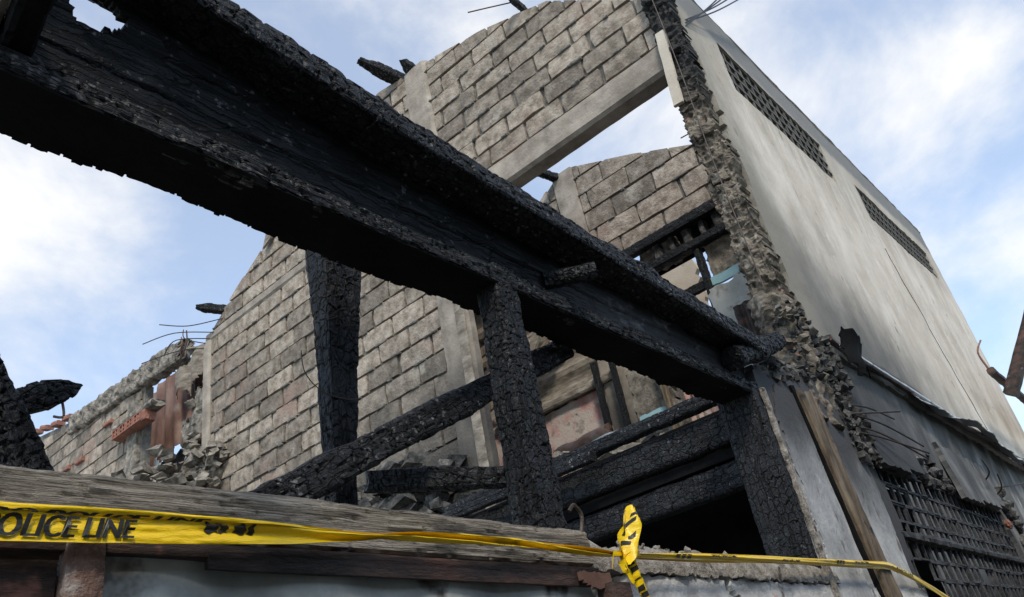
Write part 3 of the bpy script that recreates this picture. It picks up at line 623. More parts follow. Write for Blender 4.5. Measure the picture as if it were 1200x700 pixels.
# lower storey of the side wall: smoked render with a broken window of pierced blocks
def low_mask(u, v):
    x = u + 4.15; z = v
    hole = (x > 4.46 + .05 * np.sin(z * 9)) & (x < 7.6) & (z > 1.0) & (z < 2.49)
    gap = (x > 5.3) & (x < 6.2) & (z > 2.4) & (z < 2.66 + .07 * np.sin(x * 11))
    return ~(hole | gap)
put('lower_wall', slab((4.15, YW + .03, 0), (1, 0, 0), (0, 0, 1), 7.45, 3.19, .05, .12, mask=low_mask, jit=.018,
    disp=lambda u, v: .015 * fbm(np.stack([u, v, 0 * u], -1), 1.5, 13, 3)), M_lower, house)
lw = bpy.data.objects['lower_wall']
VB = [vent_mesh(.1, .016, 2, M_ventburn)] * 2
hol = {(1, 4), (2, 4), (1, 3), (2, 3), (1, 2), (2, 2), (3, 3), (11, 4), (12, 4), (11, 3), (7, 2)}
vents(lw, 4.44, 7.62, 1.5, 10, YW + .05, .10, .135, VB, jit=.006, skip=lambda i, j: (i, j) in hol, slope=False)
put('sill_band', bar((4.44, YW + .07, 2.12), (7.6, YW + .07, 2.10), .10, .04, res=.02, lump=.02, lscale=14), M_ventburn, lw)
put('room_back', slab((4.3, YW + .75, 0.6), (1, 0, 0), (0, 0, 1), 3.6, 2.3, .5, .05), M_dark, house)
# slabs of render hanging over the window
for (x0, x1, z0, z1, s) in ((4.42, 5.25, 2.44, 2.80, 1), (6.15, 7.5, 2.42, 2.85, 2)):
    put('render_slab', slab((x0, YW - .035, z0), (1, 0, 0), (0, 0, 1), x1 - x0, z1 - z0, .03, .035, jit=.012, seed=s,
        mask=lambda u, v, s=s: v > .02 + .05 * u , disp=lambda u, v: -.03 * (v / .35)), M_lower, lw)
st = [stone((5.3 + .9 * rs.rand(), YW + .02 + .03 * rs.rand(), 2.50 + .13 * rs.rand()), rs.uniform(.03, .075), 700 + k, sq=(1.6, .7, .7), n=1) for k in range(26)]
put('lintel_rubble', join(*st), M_rubdark, lw, kind='stuff')
st = [stone((7.7 + .35 * rs.rand(), YW + .02, 2.0 + .75 * rs.rand()), rs.uniform(.03, .08), 800 + k, n=1) for k in range(24)]
put('edge_rubble', join(*st), M_rubdark, lw, kind='stuff')
put('brick', stone((7.35, YW - .01, 2.36), .05, 41, sq=(1, .6, .9)), M_terra, lw)
# flashing along the foot of the white wall
def fl(u, v): return .012 * np.sin(u * 3.1) + .02 * vn(np.stack([u, 0 * u, 0 * u], -1), 1.8, 9)
put('flashing', bar((4.42, YW - .02, 3.20), (11.4, YW - .02, 3.20), .05, .035, res=.03, lump=.012, lscale=4, wobble=.015), M_rustdk, house)
put('flashing', slab((5.9, YW - .03, 3.19), (1, 0, 0), (0, -.72, -.70), 5.4, .17, .03, .006, jit=.012,
    mask=lambda u, v: v < .03 + np.clip(u * .12, 0, .13) + .03 * np.sin(u * 5.3) + .02 * np.sin(u * 13), disp=lambda u, v: .03 * np.sin(u * 2.3 + v * 9) + .012 * np.sin(u * 9 + 1)), M_tin, house)
put('flashing', bar((4.5, YW - .045, 3.17), (7.2, YW - .05, 3.175), .02, .018, res=.03, lump=.004), M_tin, house)
put('torn_sheet', slab((4.36, YW - .05, 2.93), (.9, -.2, -.3), (.1, -.2, 1), .24, .30, .02, .008, jit=.02, mask=lambda u, v: (v > .05 + u * .35 + .03 * np.sin(u * 60)),
    disp=lambda u, v: .03 * np.sin(u * 17) + .02 * np.sin(v * 20)), M_dark, house)

# ---- things seen through the great opening, on the back wall
rw = put('partition_wall', slab((XB, 5.9, 3.2), (0, -1, 0), (0, 0, 1), 2.35, 1.22, .06, .06, jit=.03,
    mask=lambda u, v: v > .42 + .14 * np.sin(u * 7) + .07 * np.sin(u * 23) + .25 * np.clip(u - 1.5, 0, 1), disp=lambda u, v: .01 * vn(np.stack([u, v, 0 * u], -1), 3, 5)), M_pink, house)
put('rail', bar((XB - .03, 5.9, 4.47), (XB - .03, 3.55, 4.47), .07, .09, res=.05, lump=.008), M_plank, house)
put('partition_wall', slab((XB - .03, 5.5, 3.2), (0, -1, 0), (0, 0, 1), .95, 1.95, .06, .05, jit=.03, mask=lambda u, v: v > .3 + .1 * np.sin(u * 11)), M_pink, house)
put('boarding', slab((XB + .05, 4.56, 4.5), (0, -1, 0), (0, 0, 1), 1.06, 1.15, .06, .03, jit=.02, disp=lambda u, v: .012 * np.sign(np.sin(v * 26))), M_plank, house)
put('soot_wall', slab((XB + .1, 5.9, 0), (0, -1, 0), (0, 0, 1), 2.4, 5.6, .3, .05), M_rubdark, house)
put('roof_board', slab((XB + .12, 6.0, 5.25), (0, -1, 0), (-.35, 0, 1), 1.6, .95, .06, .03, jit=.02, disp=lambda u, v: .02 * np.sign(np.sin(v * 20))), M_wood, house)
for k, (y0, z0, y1, z1, m_) in enumerate([(5.0, 4.52, 3.75, 5.35, M_plank), (5.2, 4.65, 4.1, 5.05, M_wood), (4.75, 4.5, 4.2, 5.25, M_plank), (5.5, 5.2, 4.4, 5.45, M_wood)]):
    put('fallen_plank', bar((XB - .12 - .03 * k, y0, z0), (XB - .1 - .03 * k, y1, z1), .03, .12, res=.04, lump=.01, seed=k), m_, label=('long grey plank fallen steeply across the boarding above the pink wall', 'brown plank lying at a low slant just above the pink wall rail', 'short grey plank standing on the rail above the pink wall', 'brown plank lodged high under the roof boards by the pillar')[k], cat='plank', group='planks fallen against the boarding')
for y, m_ in ((3.66, M_char), (3.46, M_char), (5.20, M_char), (3.0, M_wood)):
    put('stud', bar((XB - .14, y, 3.0), (XB - .14, y, 4.62 if y < 5 else 5.0), .055, .07, up=(1, 0, 0), res=.02, lump=.006, cell=(.05, .03) if m_ is M_char else None, seed=int(y * 7)), m_, house)
put('corner_post', bar((XB - .16, 5.31, 3.0), (XB - .16, 5.31, 5.2), .11, .06, up=(1, 0, 0), res=.05, lump=.006), M_plank, house)
put('rough_wall', slab((XB - .02, 3.42, 0), (0, -1, 0), (0, 0, 1), .45, 4.45, .04, .1, jit=.04, disp=lambda u, v: .03 * fbm(np.stack([u, v, 0 * u], -1), 5, 8)), M_rubble, house)
put('paint_patch', slab((XB - .07, 3.36, 3.83), (0, -1, 0), (0, 0, 1), .28, .12, .03, .02, jit=.012), M_teal, house)
put('corrugated_panel', slab((XB + .3, 3.05, 3.2), (0, -1, 0), (0, 0, 1), .75, 1.25, .02, .006, jit=.01, disp=lambda u, v: .012 * np.sin(u * 82)), M_pink, house)
put('rolled_sheet', bar((XB - .42, 4.12, 3.80), (XB - .4, 3.50, 3.82), .12, .12, n=2.2, res=.015, lump=.02, lscale=7, ragged=(.04, .04)), M_rust, label='rusty brown rolled tin sheet lying in front of the pink plaster wall', cat='metal sheet')
put('rolled_sheet', bar((XB - .45, 4.05, 3.70), (XB - .43, 3.42, 3.74), .12, .10, n=2.2, res=.015, lump=.02, lscale=7, ragged=(.04, .04)), M_galv, label='grey rolled tin sheet lying under the rusty one by the pink wall', cat='metal sheet')
put('floor_slab', slab((4.22, 1.3, 2.86), (1, 0, 0), (0, 1, 0), 2.05, 4.5, .4, .1), M_rubdark, house)
dbs = []; dbc = []
for k in range(90):
    a = rs.uniform(0, math.pi); l = rs.uniform(.12, .45); cx_, cy_, cz_ = rs.uniform(4.5, 6.0), rs.uniform(2.3, 5.0), 2.9 + .52 * rs.rand() ** 1.2
    d_ = np.array([math.cos(a), math.sin(a), rs.uniform(-.5, .5)]) * l
    (dbs if k % 3 else dbc).append(bar((cx_, cy_, cz_), np.array((cx_, cy_, cz_)) + d_, rs.uniform(.02, .06), rs.uniform(.015, .05), res=.05, lump=.006, seed=k))
for k in range(160): dbc.append(stone((rs.uniform(4.5, 6.1), rs.uniform(2.2, 5.2), 2.9 + .4 * rs.rand()), rs.uniform(.03, .09), 2500 + k, sq=(1.2, 1.2, .6), n=0))
put('burnt_debris', join(*dbs), M_charlump, label='tangle of charred sticks lying on the upper floor before the pink wall', cat='debris', kind='stuff')
put('floor_rubble', join(*dbc), M_rubble, label='broken plaster and grey laths strewn on the upper floor', cat='rubble', kind='stuff')
# upper room
put('scorched_beam', bar((XB - .06, 1.4, 5.56), (XB - .06, 3.42, 5.57), .1, .11, res=.02, lump=.012, cell=(.05, .035), seed=3), M_char, house)
put('scorched_beam', bar((XB - .05, 1.4, 5.29), (XB - .05, 2.9, 5.30), .1, .09, res=.02, lump=.012, cell=(.05, .035), seed=4), M_char, house)
hb = []
for k in range(7):
    y = 1.72 + k * .165
    hb.append(bar((XB + .0, y, 5.33), (XB + .0, y + rs.uniform(-.01, .01), 5.52), .05 if k % 2 else .09, .1, up=(1, 0, 0), res=.03, lump=.014, lscale=20, seed=k))
for q in hb: put('hollow_block', q, M_rubdark, house)
put('rough_infill', slab((XB + .02, 2.95, 5.3), (0, -1, 0), (0, 0, 1), .42, .26, .02, .08, jit=.02, disp=lambda u, v: .03 * fbm(np.stack([u, v, 0 * u], -1), 11, 9)), M_rubble, house)
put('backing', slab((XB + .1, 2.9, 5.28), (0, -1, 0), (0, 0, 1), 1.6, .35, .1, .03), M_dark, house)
put('stud', bar((XB - .03, 2.33, 4.6), (XB - .03, 2.33, 5.28), .06, .09, up=(1, 0, 0), res=.02, cell=(.045, .03), lump=.006, seed=8), M_char, house)
put('rail', bar((XB - .02, 2.85, 4.88), (XB - .02, 2.33, 4.88), .06, .09, res=.02, cell=(.045, .03), lump=.006, seed=9), M_char, house)
put('infill_panel', slab((XB, 2.28, 4.93), (0, -1, 0), (0, 0, 1), .34, .36, .02, .06, jit=.02, disp=lambda u, v: .012 * fbm(np.stack([u, v, 0 * u], -1), 14, 9)), M_rubble, house)
put('blue_rail', slab((XB - .03, 2.30, 4.83), (0, -1, 0), (0, 0, 1), .36, .085, .04, .03, jit=.006), M_teal, house)
put('cement_sheet', slab((XB - .12, 2.34, 3.9), (0, -1, 0), (0, 0, 1), .55, .95, .03, .012, jit=.012, mask=lambda u, v: v < .88 - .12 * np.abs(u - .3), disp=lambda u, v: .02 * np.sin(u * 20) + .01 * np.sin(v * 7)), M_grey, label='bent pale grey cement sheet leaning under the blue rail', cat='cement sheet')
put('corrugated_sheet', slab((XB - .3, 2.1, 3.7), (0, -1, 0), (0, 0, 1), .6, .72, .02, .006, jit=.008, disp=lambda u, v: .014 * np.sin(u * 70)), M_rustdk, label='dark rusted corrugated sheet standing in front of the grey cement sheet', cat='metal sheet')
put('cream_wall', slab((XB + 1.2, 3.6, 3.4), (0, -1, 0), (0, 0, 1), .72, 2.75, .06, .08, jit=.04, mask=lambda u, v: v < 2.7 - .5 * np.abs(u - .35)), M_cream, house)
# loft deck and added wall, near black to keep the room behind dark
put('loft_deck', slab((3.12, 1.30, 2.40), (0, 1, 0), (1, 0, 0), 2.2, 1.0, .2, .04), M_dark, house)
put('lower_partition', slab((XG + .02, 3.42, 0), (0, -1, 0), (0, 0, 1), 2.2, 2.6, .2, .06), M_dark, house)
for (x, y0, y1, zc, w_, h_, sd, m_) in ((3.08, 1.26, 2.95, 2.655, .07, .06, 21, M_charash), (3.13, 1.262, 2.8, 2.525, .09, .135, 22, M_char), (3.17, 1.262, 2.7, 2.335, .09, .115, 23, M_char), (3.0, 1.9, 3.1, 2.60, .05, .05, 24, M_charash)):
    put('joist', bar((x, y0, zc), (x, y1, zc + .005), w_, h_, res=.006, cell=(.03, .02), depth=.0025, lump=.008, ragged=(0, .04), seed=sd, n=6), m_ if m_ is M_charash else M_charfine, house)

put('joist_light_block', slab((3.26, 3.1, 2.3), (0, -1, 0), (0, 0, 1), 1.8, .36, .1, .02), M_dark, house)  # dark panel added to stop light showing between the joists
# charred roof timbers still lodged in the gables
def stub(p0, p1, w_, h_, sd, label=None):
    put('rafter_stub', bar(p0, p1, w_, h_, res=.012, cell=(.05, .03), depth=.006, lump=.012, lscale=14, taper=[(0, 1), (.6, .9), (1, .45)], ragged=(0, .04), seed=sd), M_charash, house)
stub((4.2, 3.80, 7.27), (3.72, 3.92, 7.36), .13, .10, 31)
stub((4.18, 3.62, 7.20), (4.02, 3.62, 7.32), .12, .09, 32)
stub((4.15, 2.27, 6.82), (3.9, 2.33, 7.02), .05, .05, 33)
stub((4.15, 6.85, 6.22), (3.85, 7.0, 6.25), .10, .09, 34)
stub((6.3, 3.62, 6.98), (5.9, 3.75, 7.02), .09, .08, 35)
put('bracket', slab((XG - .05, 6.0, 6.52), (0, -.9, .35), (0.1, -.2, 1), .16, .16, .04, .02), M_plank, house)
for k, pts in enumerate([[(4.1, 6.85, 6.1), (3.9, 7.2, 6.12), (3.7, 7.45, 6.2)], [(4.1, 7.0, 6.0), (3.8, 7.3, 6.05), (3.6, 7.6, 6.0)], [(4.12, 7.05, 5.95), (3.85, 7.35, 6.0), (3.8, 7.5, 5.88)],
                         [(4.1, 7.1, 5.9), (3.9, 7.25, 5.98), (3.9, 7.3, 6.12)], [(4.1, 7.1, 5.85), (3.9, 7.4, 5.9), (3.65, 7.7, 5.82)]]):
    put('rebar', tube(pts, .006), M_wire, house)
put('rebar', tube([(4.05, 2.28, 6.9), (3.9, 2.5, 6.9), (3.8, 2.62, 6.88)], .006, sub=1), M_wire, house)
put('rebar', tube([(6.3, 1.9, 6.25), (6.3, 1.9, 6.48), (6.3, 2.12, 6.5)], .007, sub=1), M_wire, house)
for k, (z, dx, dz) in enumerate([(2.76, .62, -.02), (2.72, .95, -.10), (2.66, .80, -.14), (2.70, .55, .05), (2.62, .7, -.10)]):
    put('rebar', tube([(4.12, YW + .02, z), (4.12 + dx * .4, YW - .07, z + dz * .3), (4.12 + dx, YW - .10 - .02 * k, z + dz)], .0055), M_wire, house)
for k, (x, z, dx, dz) in enumerate([(7.4, 2.72, -.6, .06), (7.4, 2.66, .9, .1), (7.5, 2.6, -.3, .12)]):
    put('rebar', tube([(x, YW + .02, z), (x + dx * .4, YW - .08, z + dz * .3), (x + dx, YW - .12, z + dz)], .006), M_wire, house)

# ------------------------------------------------------------------ the front wall below the opening
fw = root('front_wall', (1.8, 1.2, 0), 'low scorched front wall with sheet cladding, mortar ledge and grey rendered pillar', 'wall')
put('masonry', slab((-1.5, 1.12, 0), (1, 0, 0), (0, 0, 1), 4.6, 1.80, .2, .16), M_lowplas, fw)
put('ledge', slab((1.585, 1.085, 1.835), (1, 0, 0), (0, 0, 1), 1.6, .068, .012, .2, jit=.006, disp=lambda u, v: .008 * fbm(np.stack([u, v, 0 * u], -1), 16, 3) - .02 * (v / .068) ** 2,
    warp=lambda u, v: (u, v + (v > .05) * .012 * vn(np.stack([u, 0 * u, 0 * u], -1), 22, 4))), M_ledge, fw)
st = [stone((1.6 + 1.5 * rs.rand(), 1.10 + .12 * rs.rand(), 1.9 + .01 * rs.rand()), rs.uniform(.004, .013), 900 + k, n=0) for k in range(150)]
put('ledge_crumbs', join(*st), M_ledge, fw, kind='stuff')
put('ledge_plaster', slab((1.72, 1.095, 1.3), (1, 0, 0), (0, 0, 1), 2.6, .53, .015, .03, jit=.006, disp=lambda u, v: .006 * fbm(np.stack([u, v, 0 * u], -1), 9, 5),
    mask=lambda u, v: ~((np.abs(u - .62 + .06 * np.sin(v * 40)) < .02) & (v > .42))), M_lowplas, fw)
put('galvanised_sheet', slab((.47, 1.085, 1.35), (1, 0, 0), (0, 0, 1), 1.12, .475, .015, .01, jit=.003, disp=lambda u, v: .006 * fbm(np.stack([u, v, 0 * u], -1), 5, 6, 2) + .004 * np.sin(u * 22)), M_galv, fw)
put('galvanised_sheet', slab((.42, 1.078, 1.3), (1, 0, 0), (0, 0, 1), 1.1, .455, .015, .008, jit=.01, mask=lambda u, v: v < .40 + .018 * np.sin(u * 14) + .012 * np.sin(u * 31), disp=lambda u, v: .006 * np.sin(u * 18)), M_rustdk, fw)
put('rusty_post', bar((.445, 1.075, 0), (.45, 1.075, 1.835), .05, .03, up=(0, 1, 0), res=.012, lump=.006), M_rustgrey, fw)
put('brown_panel', slab((-1.4, 1.08, 1.3), (1, 0, 0), (0, 0, 1), 1.82, .525, .02, .01, jit=.003, disp=lambda u, v: .004 * np.sin(v * 40) - .02 * (v < .44) * (v > .38)), M_rustdk, fw)
put('steel_angle', bar((-1.2, 1.088, 1.829), (1.60, 1.088, 1.824), .04, .022, res=.012, lump=.002, lscale=8), M_rustdk, fw)
put('steel_angle', bar((.62, 1.072, 1.811), (1.56, 1.072, 1.802), .012, .024, res=.01, lump=.003), M_rustdk, fw)
put('rusty_plate', slab((1.50, 1.055, 1.785), (1, 0, 0), (0, 0, 1), .12, .035, .006, .006, jit=.003, mask=lambda u, v: v > .02 - .5 * np.minimum(u, .06) + np.maximum(u - .08, 0) * .4), M_rust, fw)
put('dark_socket', bar((1.63, 1.06, 1.6), (1.63, 1.06, 1.795), .085, .05, up=(0, 1, 0), res=.01, lump=.004), M_rustdk, fw)
# rendered pillar at the corner
pl = put('pillar', slab((3.10, 1.10, 0), (1, 0, 0), (0, 0, 1), 1.14, 2.93, .02, .16, jit=.008,
    mask=lambda u, v: v < 2.70 + .18 * u + .03 * np.sin(u * 21), disp=lambda u, v: .006 * fbm(np.stack([u, v, 0 * u], -1), 6, 7)), M_pil, fw)
put('wood_strip', bar((3.83, 1.085, 1.3), (3.60, 1.085, 2.70), .17, .04, up=(0, 1, 0), res=.012, lump=.006, lscale=14, ragged=(0, .02)), M_wood, fw)
put('strip_shadow', bar((3.735, 1.097, 1.3), (3.505, 1.097, 2.72), .05, .02, up=(0, 1, 0), res=.02), M_dark, fw)  # black bar painting the shadow along the strip's left edge
put('plaster_edge', bar((3.115, 1.088, 1.6), (3.11, 1.088, 2.62), .03, .02, up=(0, 1, 0), res=.008, lump=.006, lscale=30), M_ledge, fw)
put('plaster_skin', slab((3.17, 1.094, 1.75), (1, 0, 0), (0, 0, 1), .36, .93, .012, .012, jit=.008, mask=lambda u, v: (v < .93 - 1.4 * np.maximum(.12 - u, 0)) & (u > .012 * np.sin(v * 30) + .02)), M_pil, fw)
st = []
for k in range(380):
    a = rs.rand(); st.append(stone((3.22 + 1.0 * a, 1.085 + .12 * rs.rand(), 2.70 + .20 * a + .09 * rs.rand() ** 1.5), rs.uniform(.008, .026), 1000 + k, sq=(1.3, 1, .8), n=0))
st = st[:200]
put('corner_rubble', join(*st), M_rubdark, fw, kind='stuff')
st = [stone((3.72 + .4 * rs.rand(), 1.06 + .08 * rs.rand(), 2.88 + .42 * rs.rand()), rs.uniform(.008, .026), 1200 + k, sq=(1, 1, .8), n=0) for k in range(110)]
put('corner_rubble', join(*st[::3]), M_edge, fw, kind='stuff')
put('corner_rubble', join(*[q for i_, q in enumerate(st) if i_ % 3]), M_rubdark, fw, kind='stuff')
put('corner_core', bar((3.93, 1.17, 2.6), (3.97, 1.18, 3.35), .36, .15, up=(0, 1, 0), res=.009, n=4, lump=.07, lscale=14, seed=81), M_edge, fw)
put('corner_core', bar((3.25, 1.18, 2.72), (4.15, 1.18, 2.90), .14, .10, res=.009, n=4, lump=.06, lscale=16, seed=82), M_rubdark, fw)
st = [stone((4.12 + .3 * rs.rand() , 1.07 + .05 * rs.rand(), 2.45 + .75 * rs.rand()), rs.uniform(.008, .028), 1300 + k, n=0) for k in range(260)]
put('corner_rubble', join(*st), M_rubdark, fw, kind='stuff')

# ------------------------------------------------------------------ charred timber frame
fr = root('timber_frame', (1.5, 1.15, 0), 'charred black timber frame of posts and eave beam standing along the alley', 'timber frame')
put('sill_beam', bar((-1.2, 1.135, 1.885), (1.60, 1.135, 1.882), .11, .088, res=.007, n=9, lump=.0045, lscale=9, cell=(.21, .014), depth=.003, seed=41), M_sill, fr)
put('post', bar((1.505, 1.142, 1.90), (1.515, 1.142, 2.66), .105, .085, up=(0, 1, 0), res=.004, cell=(.03, .02), depth=.003, lump=.007, lscale=11, taper=[(0, 1.06), (.5, 1), (1, .9)], seed=42, n=7), M_char, fr)
put('post', bar((3.06, 1.18, 1.86), (3.06, 1.18, 2.63), .07, .17, up=(0, 1, 0), res=.005, cell=(.03, .02), depth=.002, lump=.004, seed=43, n=8), M_charfine, fr)
put('post', bar((1.055, 1.42, 0), (1.185, 1.42, 2.78), .10, .07, up=(0, 1, 0), res=.008, cell=(.05, .02), depth=.003, lump=.006, taper=[(0, .55), (.72, .58), (.85, .85), (.98, 1.3), (1, 1.35)], seed=44, n=9), M_char, fr)
put('plate_beam', bar((.24, 1.128, 2.620), (3.10, 1.128, 2.622), .055, .052, res=.006, cell=(.075, .017), depth=.005, lump=.008, lscale=10, seed=45, n=8), M_charlong, fr)
def scal(u, v):
    q = lambda f, sd: vn(np.stack([u, 0 * u, 0 * u], -1).reshape(-1, 3), f, sd).reshape(u.shape)
    e = .142 + .008 * q(5, 5) + .004 * q(19, 6) + np.where(u > 1.1, .010 * q(14, 7) + .006 * q(37, 8), -.006 * (np.mod(u * 17 + .8 * q(4, 9), 1) < .10))
    return v < e
put('soffit_board', slab((.20, 1.108, 2.592), (1, 0, 0), (0, 1, 0), 2.90, .17, .006, -.02, mask=scal, jit=.002), M_dark, fr)
def fasc(u, v):
    x = u + .2; z = v + 2.64
    P = np.stack([x, z, 0 * x], -1).reshape(-1, 3); r = fbm(P, 16, 77, 3).reshape(x.shape) * .9
    hole = (((x - .405) / .052) ** 2 + ((z - 2.85) / .048) ** 2 + r) < .8
    arm = (np.abs(z - 2.868 + .012 * np.sin(x * 60)) < .017) & (x > .335) & (x < .40)
    return ~(hole | arm) & (z < np.interp(x, [.2, .7, 1.2, 3.2], [3.12, 2.98, 2.90, 2.83]))
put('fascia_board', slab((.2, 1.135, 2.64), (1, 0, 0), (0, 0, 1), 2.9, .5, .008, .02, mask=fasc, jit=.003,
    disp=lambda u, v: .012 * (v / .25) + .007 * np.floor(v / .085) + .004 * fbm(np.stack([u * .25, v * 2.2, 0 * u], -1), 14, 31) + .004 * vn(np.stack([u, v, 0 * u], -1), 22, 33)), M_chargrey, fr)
put('eave_timber', bar((.2, 1.085, 2.965), (1.1, 1.075, 2.862), .15, .075, res=.006, cell=(.045, .024), depth=.005, lump=.012, lscale=9, seed=46, n=9), M_char, fr)
put('eave_timber', bar((1.0, 1.075, 2.872), (3.12, 1.085, 2.785), .15, .075, res=.006, cell=(.042, .022), depth=.005, lump=.011, lscale=9, seed=47, n=9), M_charash, fr)
put('brace', bar((.80, 1.355, 1.95), (1.99, 1.275, 2.605), .05, .075, res=.006, cell=(.03, .02), depth=.004, lump=.008, seed=48, n=6), M_charash, fr)
put('rail', bar((1.49, 1.20, 2.085), (1.30, 1.52, 2.155), .045, .05, res=.006, cell=(.03, .013), depth=.004, lump=.006, seed=50, ragged=(0, .03)), M_char, fr)
put('purlin_stub', bar((1.74, 1.13, 2.70), (1.83, 1.0, 2.70), .05, .05, n=2.5, res=.006, cell=(.04, .02), lump=.008, seed=51), M_char, fr)
put('purlin_stub', bar((2.86, 1.07, 2.69), (3.42, 1.06, 2.91), .095, .095, n=2.6, res=.007, cell=(.05, .024), depth=.006, lump=.014, seed=52, ragged=(.01, .03)), M_char, fr)
put('rafter', bar((.175, .25, 2.71), (.302, 1.27, 2.70), .045, .10, res=.01, cell=(.06, .025), lump=.006, seed=53), M_dark, fr)
put('pale_board', bar((.105, .2, 2.74), (.238, 1.2, 2.72), .055, .05, res=.03, lump=.004), M_cream, fr)
put('hook', tube([(1.585, 1.09, 1.91), (1.60, 1.085, 1.96), (1.578, 1.085, 1.985), (1.56, 1.09, 1.97)], .005), M_wire, fr)
st = [stone((2.15 + .35 * rs.rand(), 1.12 + .05 * rs.rand(), 2.83 + .07 * rs.rand()), rs.uniform(.02, .05), 1500 + k, n=1) for k in range(24)]
put('char_debris', join(*st), M_charlump, fr, kind='stuff')
wire = tube([(1.03, 1.38, 2.40), (1.035, 1.375, 2.34), (1.08, 1.372, 2.30), (1.15, 1.372, 2.295), (1.2, 1.38, 2.31)], .0014)
put('hanging_wire', wire, M_wire, fr)

# ------------------------------------------------------------------ loose charred timbers behind the sill
lt = root('fallen_timber', (.55, 1.45, 0), 'charred leaning timber with a forked stub sticking up past the sill beam', 'timber')
put('shaft', bar((.92, 1.5, 1.3), (.32, 1.5, 2.43), .072, .072, res=.006, cell=(.03, .026), depth=.007, lump=.01, seed=61, n=5), M_char, lt)
put('fork', bar((.44, 1.5, 2.175), (.592, 1.49, 2.262), .044, .044, res=.005, cell=(.028, .02), depth=.006, lump=.008, taper=[(0, 1), (.6, 1.05), (.85, .7), (1, .15)], seed=62), M_charash, lt)
put('nail', tube([(.555, 1.49, 2.235), (.563, 1.485, 2.19), (.545, 1.485, 2.185)], .0025), M_rust, lt)
put('charcoal_lump', join(*[stone((.62 + .012 * k, 1.16 + .01 * k, 1.935), .016 + .004 * (k % 2), 66 + k, sq=(1.5, 1, .8)) for k in range(2)]), M_charlump, label='small black charcoal lump lying on the grey sill beam', cat='charcoal')

# ------------------------------------------------------------------ broken wall farther back
bw = root('broken_wall', (4.1, 9.5, 0), 'broken block and brick wall with overhanging torn top beam and bent rebar', 'wall')
polyB = [(8.55, 0), (13.2, 0), (13.2, 6.6), (11.8, 6.55), (9.4, 6.15), (8.55, 6.02)]
cb = core('wall_core', 4.12, polyB, .1, M_mortar, bw)
lay_blocks(cb, 4.105, [(8.6, 4.2), (12.9, 4.2), (12.9, 6.45), (11.8, 6.5), (9.4, 6.1), (8.6, 5.98)], 4.2, 8.4, 13, seed=15, mortar=False)
put('top_beam', bar((4.13, 7.60, 6.10), (4.13, 10.5, 6.25), .16, .26, res=.02, lump=.05, lscale=13, ragged=(.14, 0), n=8, seed=71), M_rubble, bw)
for k in range(5):
    y = 10.5 + k * .37; z = 6.12 + (y - 9.4) * .22
    put('brick', bar((4.1, y, z + rs.uniform(-.02, .03)), (4.1, y + .21, z + .04 + rs.uniform(-.02, .03)), .12, .06, res=.04, lump=.012, lscale=15, seed=k), M_terra, bw)
for k, (y, z) in enumerate([(9.3, 5.86), (10.0, 5.62), (10.4, 5.65), (11.2, 5.72), (10.9, 5.4)]):
    put('brick', bar((4.09, y, z), (4.09, y + .2, z), .05, .05, res=.05, lump=.01, seed=k + 20), M_terra, bw)
put('pier', bar((4.13, 8.72, 0), (4.13, 8.72, 5.85), .26, .16, up=(1, 0, 0), res=.05, lump=.05, lscale=6, seed=72), M_rubble, bw)
vt = put('terracotta_lintel', bar((4.05, 8.25, 5.52), (4.05, 8.98, 5.52), .14, .13, res=.03, lump=.012, lscale=10, ragged=(.04, 0), seed=73), M_terra, bw)
hv = vent_mesh(.1, .02, 1, M_terra)
for k in range(4):
    o = bpy.data.objects.new('vent_hole', hv); COL.objects.link(o); o.parent = vt; o.rotation_euler = (0, 0, R(-90)); o.scale = (1.6, 1, 1.1)
    o.location = np.array((3.965, 8.33 + .17 * k + .16, 5.465)) - ORG[vt]
put('lintel_mortar', bar((4.07, 8.1, 5.62), (4.07, 9.0, 5.62), .18, .07, res=.03, lump=.04, lscale=8, ragged=(.08, 0)), M_rubble, bw)
for k, p in enumerate([[(4.1, 7.75, 6.0), (4.05, 7.6, 6.1), (4.05, 7.62, 6.22)], [(4.1, 7.72, 6.0), (4.05, 7.5, 6.08), (4.0, 7.42, 6.2)], [(4.1, 7.72, 5.95), (4.0, 7.52, 6.02), (4.0, 7.5, 6.12)]]):
    put('rebar', tube(p, .008), M_rust, bw)
rsht = put('rusty_sheet', slab((4.75, 9.75, 3.5), (0, -1, 0), (0, 0, 1), 1.75, 3.05, .03, .008, jit=.02, disp=lambda u, v: .018 * np.sin(u * 26) + .03 * vn(np.stack([u, v, 0 * u], -1), 3, 4),
    mask=lambda u, v: (v < 3.05 - .3 * np.maximum(u - 1.1, 0) - .04 * np.sin(u * 9)) & (v > 1.95 + .06 * np.sin(u * 17) - 2.5 * (u < .2))), M_rust, label='rusted red corrugated iron sheet standing behind the broken wall end', cat='metal sheet')
put('torn_panel', slab((4.62, 8.75, 5.75), (0, -1, .1), (0, 0, 1), .75, .75, .03, .01, jit=.02, mask=lambda u, v: v > .25 + .1 * np.sin(u * 14), disp=lambda u, v: .05 * np.sin(u * 18)), M_plank, rsht)
put('prop_wall', slab((4.85, 9.9, 0), (0, -1, 0), (0, 0, 1), 1.9, 5.5, .1, .1, jit=.05, disp=lambda u, v: .05 * fbm(np.stack([u, v, 0 * u], -1), 4, 5)), M_rubdark, bw)
put('glass_shard', slab((4.3, 8.62, 4.4), (0, -1, 0), (0, 0, 1), .26, .75, .05, .01, mask=lambda u, v: v < .75 - u * .8), M_grey, bw)
